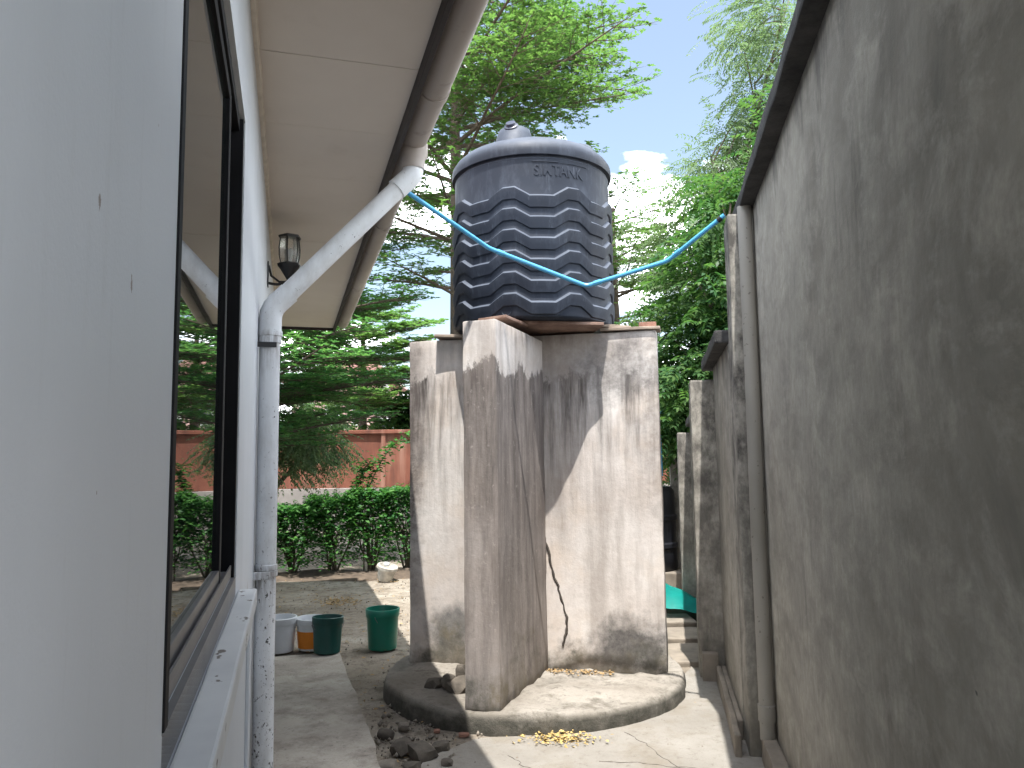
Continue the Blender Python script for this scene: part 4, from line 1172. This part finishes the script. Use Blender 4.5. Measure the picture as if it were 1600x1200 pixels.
cnt = []
cnt.append(umbrella_tree('umbrella_tree', (-0.9, 12.6, 0), 10.6, [(4.5, 2.1, 6), (5.4, 2.5, 7), (6.2, 2.9, 7), (7.0, 3.1, 8), (7.9, 3.2, 8), (8.7, 3.0, 8), (9.6, 2.6, 7), (10.3, 1.8, 5)], 'leaf_umb', 'tall bright green layered tree rising behind the black tank', dens=.68)[1])
cnt.append(umbrella_tree('umbrella_tree', (-5.0, 12.6, 0), 5.0, [(1.8, 2.8, 7), (2.35, 3.4, 8), (3.0, 3.8, 9), (3.7, 3.9, 9), (4.35, 3.4, 8), (4.8, 2.2, 6)], 'leaf_dark', 'low dark green spreading tree beyond the end of the house', dens=.85, lsize=.08)[1])
cnt.append(umbrella_tree('umbrella_tree', (-3.9, 20.0, 0), 5.6, [(3.0, 1.9, 7), (3.6, 2.1, 8), (4.3, 2.1, 8), (4.9, 1.8, 7), (5.4, 1.2, 5)], 'leaf_umb', 'lighter layered tree behind the red wall left of the stand', lsize=.11)[1])
cnt.append(umbrella_tree('umbrella_tree', (2.0, 14.5, 0), 6.4, [(4.0, 1.9, 6), (4.7, 2.0, 7), (5.4, 1.8, 6), (6.1, 1.3, 5)], 'leaf_umb', 'smaller layered tree showing right of the black tank', dens=.9)[1])
cnt.append(feathery_tree('feathery_tree', (3.4, 11.2, 0), 4.0, [((-.35, 0, 6.1), (.8, .8, .8), 1), ((.4, .1, 7.3), (.9, .9, .9), 1.3), ((-.75, .2, 5.0), (.8, .8, .7), 1), ((.9, 0, 6.2), (1.0, .9, 1.0), 1.3), ((-.1, -.1, 5.2), (1.0, .9, .8), 1.4), ((-.6, 0, 3.9), (.9, .8, .7), 1.2), ((.9, 0, 8.4), (1.0, .8, .9), 1.2), ((.3, .1, 4.4), (1.0, .9, .8), 1.2)], 'leaf_feather', 'pale feathery tree reaching above the right boundary wall', 4000)[1])
cnt.append(feathery_tree('leafy_tree', (2.85, 9.4, 0), 2.2, [((-.65, 0, 2.7), (.7, .7, .6), 1.1), ((-.4, 0, 3.5), (.85, .8, .7), 1.3), ((.3, .1, 4.4), (.9, .8, .8), 1.3), ((-.5, 0, 2.1), (.5, .6, .5), .9), ((.5, 0, 2.8), (.8, .8, .8), 1), ((-.1, -.1, 4.7), (.8, .7, .7), 1), ((.7, 0, 5.3), (.8, .7, .7), 1)], 'leaf_broad', 'dense glossy green tree leaning over the far boundary wall', 4400, .34, .10, None, .45, 5, [(-.62, -.55, 2.10), (-.75, -.4, 1.85), (-.5, -.5, 1.75)], .42)[1])
cnt.append(feathery_tree('leafy_shrub', (2.75, 12.6, 0), .8, [((0, 0, .9), (.8, .6, .6), 1), ((-.3, 0, 2.0), (.8, .6, .6), 1), ((.5, 0, 2.1), (.7, .6, .6), 1)], 'leaf_broad', 'green shrub filling the gap beyond the tank stand', 1000, .34, .10, None, .4, 5, [(-.05, -.5, 1.55), (.12, -.5, 1.5)], .42)[1])
cnt.append(feathery_tree('leafy_shrub', (-4.75, 14.6, 0), .8, [((.2, 0, 1.7), (1.0, .6, .5), 1.2), ((.9, 0, 2.1), (.8, .6, .5), 1), ((-.5, 0, 2.0), (.8, .6, .6), 1), ((.3, 0, 2.5), (1.0, .6, .5), 1)], 'leaf_feather', 'loose light green bush in front of the red wall by the downpipe', 1500, .4, .085, None, .6, 6, None, .36)[1])
far = [(-8.6, 21.5, 3.6, 'leaf_far', 'leafy tree behind the left part of the red wall'), (-6.2, 23.5, 3.0, 'leaf_far', 'rounded tree in front of the pink house'), (-2.7, 20.5, 3.5, 'leaf_broad', 'dark green tree right of the small hut'), (-0.3, 21.5, 4.2, 'leaf_far', 'tree behind the red wall hidden mostly by the stand'), (3.2, 20.0, 4.0, 'leaf_far', 'tree at the far end of the passage')]
for x, y, h, lf, lab in far:
    cnt.append(feathery_tree('leafy_tree', (x, y, 0), h * .45, [((0, 0, h * .62), (1.3, 1.0, .7), 1), ((-.8, 0, h * .8), (1.0, .9, .6), .9), ((.8, 0, h * .78), (1.0, .9, .6), .9), ((0, 0, h), (.9, .8, .5), .8)], lf, lab, 1000, .45, .15, 'trees beyond the red wall', .35, 5, None, .45)[1])

# hedge: separate shrubs with bare stems below and leaves above
def hedge_shrub(x, y, h, label):
    t = thing('hedge_shrub', label, 'shrub', (x, y, 0), 0, 'hedge shrubs across the yard')
    P, D, N_, L_, W_ = [], [], [], [], []
    wood = bmesh.new()
    for i in range(9):
        a = random.uniform(0, 6.28); sp = random.uniform(.06, .36)
        e = Vector((math.cos(a) * sp, math.sin(a) * sp * .7, h * random.uniform(.6, .92)))
        s = Vector((random.gauss(0, .035), random.gauss(0, .03), -.02))
        m = s.lerp(e, .5) + Vector((random.gauss(0, .03), random.gauss(0, .03), .02))
        tube([s, m, e], [.017, .012, .005], 5, wood)
        for k in range(3):
            e2 = m.lerp(e, random.random()) + Vector((random.gauss(0, .15), random.gauss(0, .12), random.uniform(.0, .22)))
            tube([m, m.lerp(e2, .6), e2], [.007, .005, .003], 4, wood, False)
    ob('stems', wood, 'stem', t)
    for i in range(5400):
        z = h * (1 - random.random() ** 1.9 * .85)
        wd = .34 if z > h * .45 else .26
        p = Vector((random.uniform(-1, 1) * wd, random.uniform(-1, 1) * .30, z + .07 * noise.noise(Vector((x * 3 + i * .0, i * .01, 0)))))
        p.z += .10 * noise.noise(Vector((x + p.x, y + p.y, 2)) * 3.0)
        if z < h * .42 and random.random() < .55: continue
        if noise.noise((p + Vector((x, 0, 0))) * 5.5) < -.40: continue
        a = random.uniform(0, 6.28)
        P.append(p); D.append((math.cos(a), math.sin(a), random.uniform(-.5, .5))); N_.append((random.gauss(0, .5), random.gauss(0, .5) - .2, 1))
        l = random.uniform(.04, .085); L_.append(l); W_.append(l * random.uniform(.4, .6))
    for k in range(5):     # soft new shoots standing above the clipped top
        bx_, by_ = random.uniform(-.3, .3), random.uniform(-.25, .25); hh = random.uniform(.05, .16)
        for j in range(14):
            a = random.uniform(0, 6.28)
            P.append(Vector((bx_ + random.gauss(0, .02), by_ + random.gauss(0, .02), h * .96 + hh * j / 14))); D.append((math.cos(a), math.sin(a), .5)); N_.append((0, 0, 1)); L_.append(.06); W_.append(.03)
    leaves_mesh('foliage', P, D, N_, L_, W_, 'leaf_hedge', t)
    mo = rock_bm(.30, .20, .05, x)
    return t
hx = [(-4.9, 10.4, .95), (-4.25, 10.5, .92), (-3.62, 10.65, .92), (-3.05, 10.75, .95), (-2.5, 10.85, 1.06), (-1.98, 10.95, 1.14), (-1.5, 11.0, 1.16), (-.95, 11.05, 1.15), (-.35, 11.1, 1.12), (.3, 11.15, 1.12)]
hl = ['hedge shrub at the far left end, behind the house corner', 'hedge shrub second from the left end, behind the house', 'hedge shrub just left of the downpipe foot', 'leftmost hedge shrub right of the white downpipe', 'hedge shrub with several thin stems left of the middle', 'hedge shrub with a thick forked base behind the buckets', 'hedge shrub behind the white pot beside the tank stand', 'hedge shrub hidden behind the left stand wall', 'hedge shrub hidden behind the tank stand middle', 'rightmost hedge shrub behind the tank stand']
for (x, y, h), lab in zip(hx, hl):
    hedge_shrub(x, y, h, lab)
# long dark shoots sticking out of the hedge in front of the red wall
for (x, y, pts, lab) in [(-2.05, 10.95, [(0, 0, .7), (.0, 0, 1.2), (.14, 0, 1.5), (.30, 0, 1.75), (.52, 0, 1.92)], 'long leafy shoot arching right above the hedge'), (-2.1, 10.9, [(0, 0, .7), (-.1, 0, 1.2), (-.02, 0, 1.45), (.10, 0, 1.58)], 'shorter leafy shoot standing above the hedge')]:
    t = thing('sapling', lab, 'plant', (x, y, 0))
    pv_ = [Vector(q) for q in [(0, 0, 0)] + pts]
    ob('stem', tube(pv_, [.012 - .0016 * i for i in range(len(pv_))], 5), 'stem', t)
    P, D, N_, L_, W_ = [], [], [], [], []
    for i in range(230):
        f = random.uniform(1.6, len(pv_) - 1.001); j = int(f); p = pv_[j].lerp(pv_[j + 1], f - j)
        a = random.uniform(0, 6.28); sp = .13 if random.random() < .6 else .05
        P.append(p + Vector((random.gauss(0, sp * .5), random.gauss(0, sp * .5), random.gauss(0, sp * .45)))); D.append((math.cos(a), math.sin(a), random.uniform(-.4, .3))); N_.append((random.gauss(0, .4), random.gauss(0, .4), 1))
        l = random.uniform(.06, .11); L_.append(l); W_.append(l * .5)
    leaves_mesh('foliage', P, D, N_, L_, W_, 'leaf_hedge', t)
# earth ridge the hedge grows in
b = bmesh.new()
NX = 90
rws = []
for i in range(NX + 1):
    x = -5.6 + 6.6 * i / NX
    yc = 10.5 + .085 * (x + 4.9) + .12
    row = []
    for k in range(9):
        v = (k - 4) / 4
        zz = .085 * max(0, 1 - v * v) * (1 + .8 * noise.noise(Vector((x * 2.2, v, 0)))) - .02
        row.append(b.verts.new((x, yc - .02 + v * .42, zz)))
    rws.append(row)
for a, c in zip(rws, rws[1:]):
    for k in range(8): b.faces.new((a[k], c[k], c[k + 1], a[k + 1]))
bmesh.ops.recalc_face_normals(b, faces=b.faces[:])
MAT['soil'] = m_plain('dark_hedge_soil', (0.10, 0.075, 0.055), 1.0, 0.4, 9, 0.8)
tag(smooth(ob('hedge_bed', b, 'soil'), 60), 'dark earth ridge under the hedge', kind='structure')
print('LEAVES', cnt, sum(cnt))
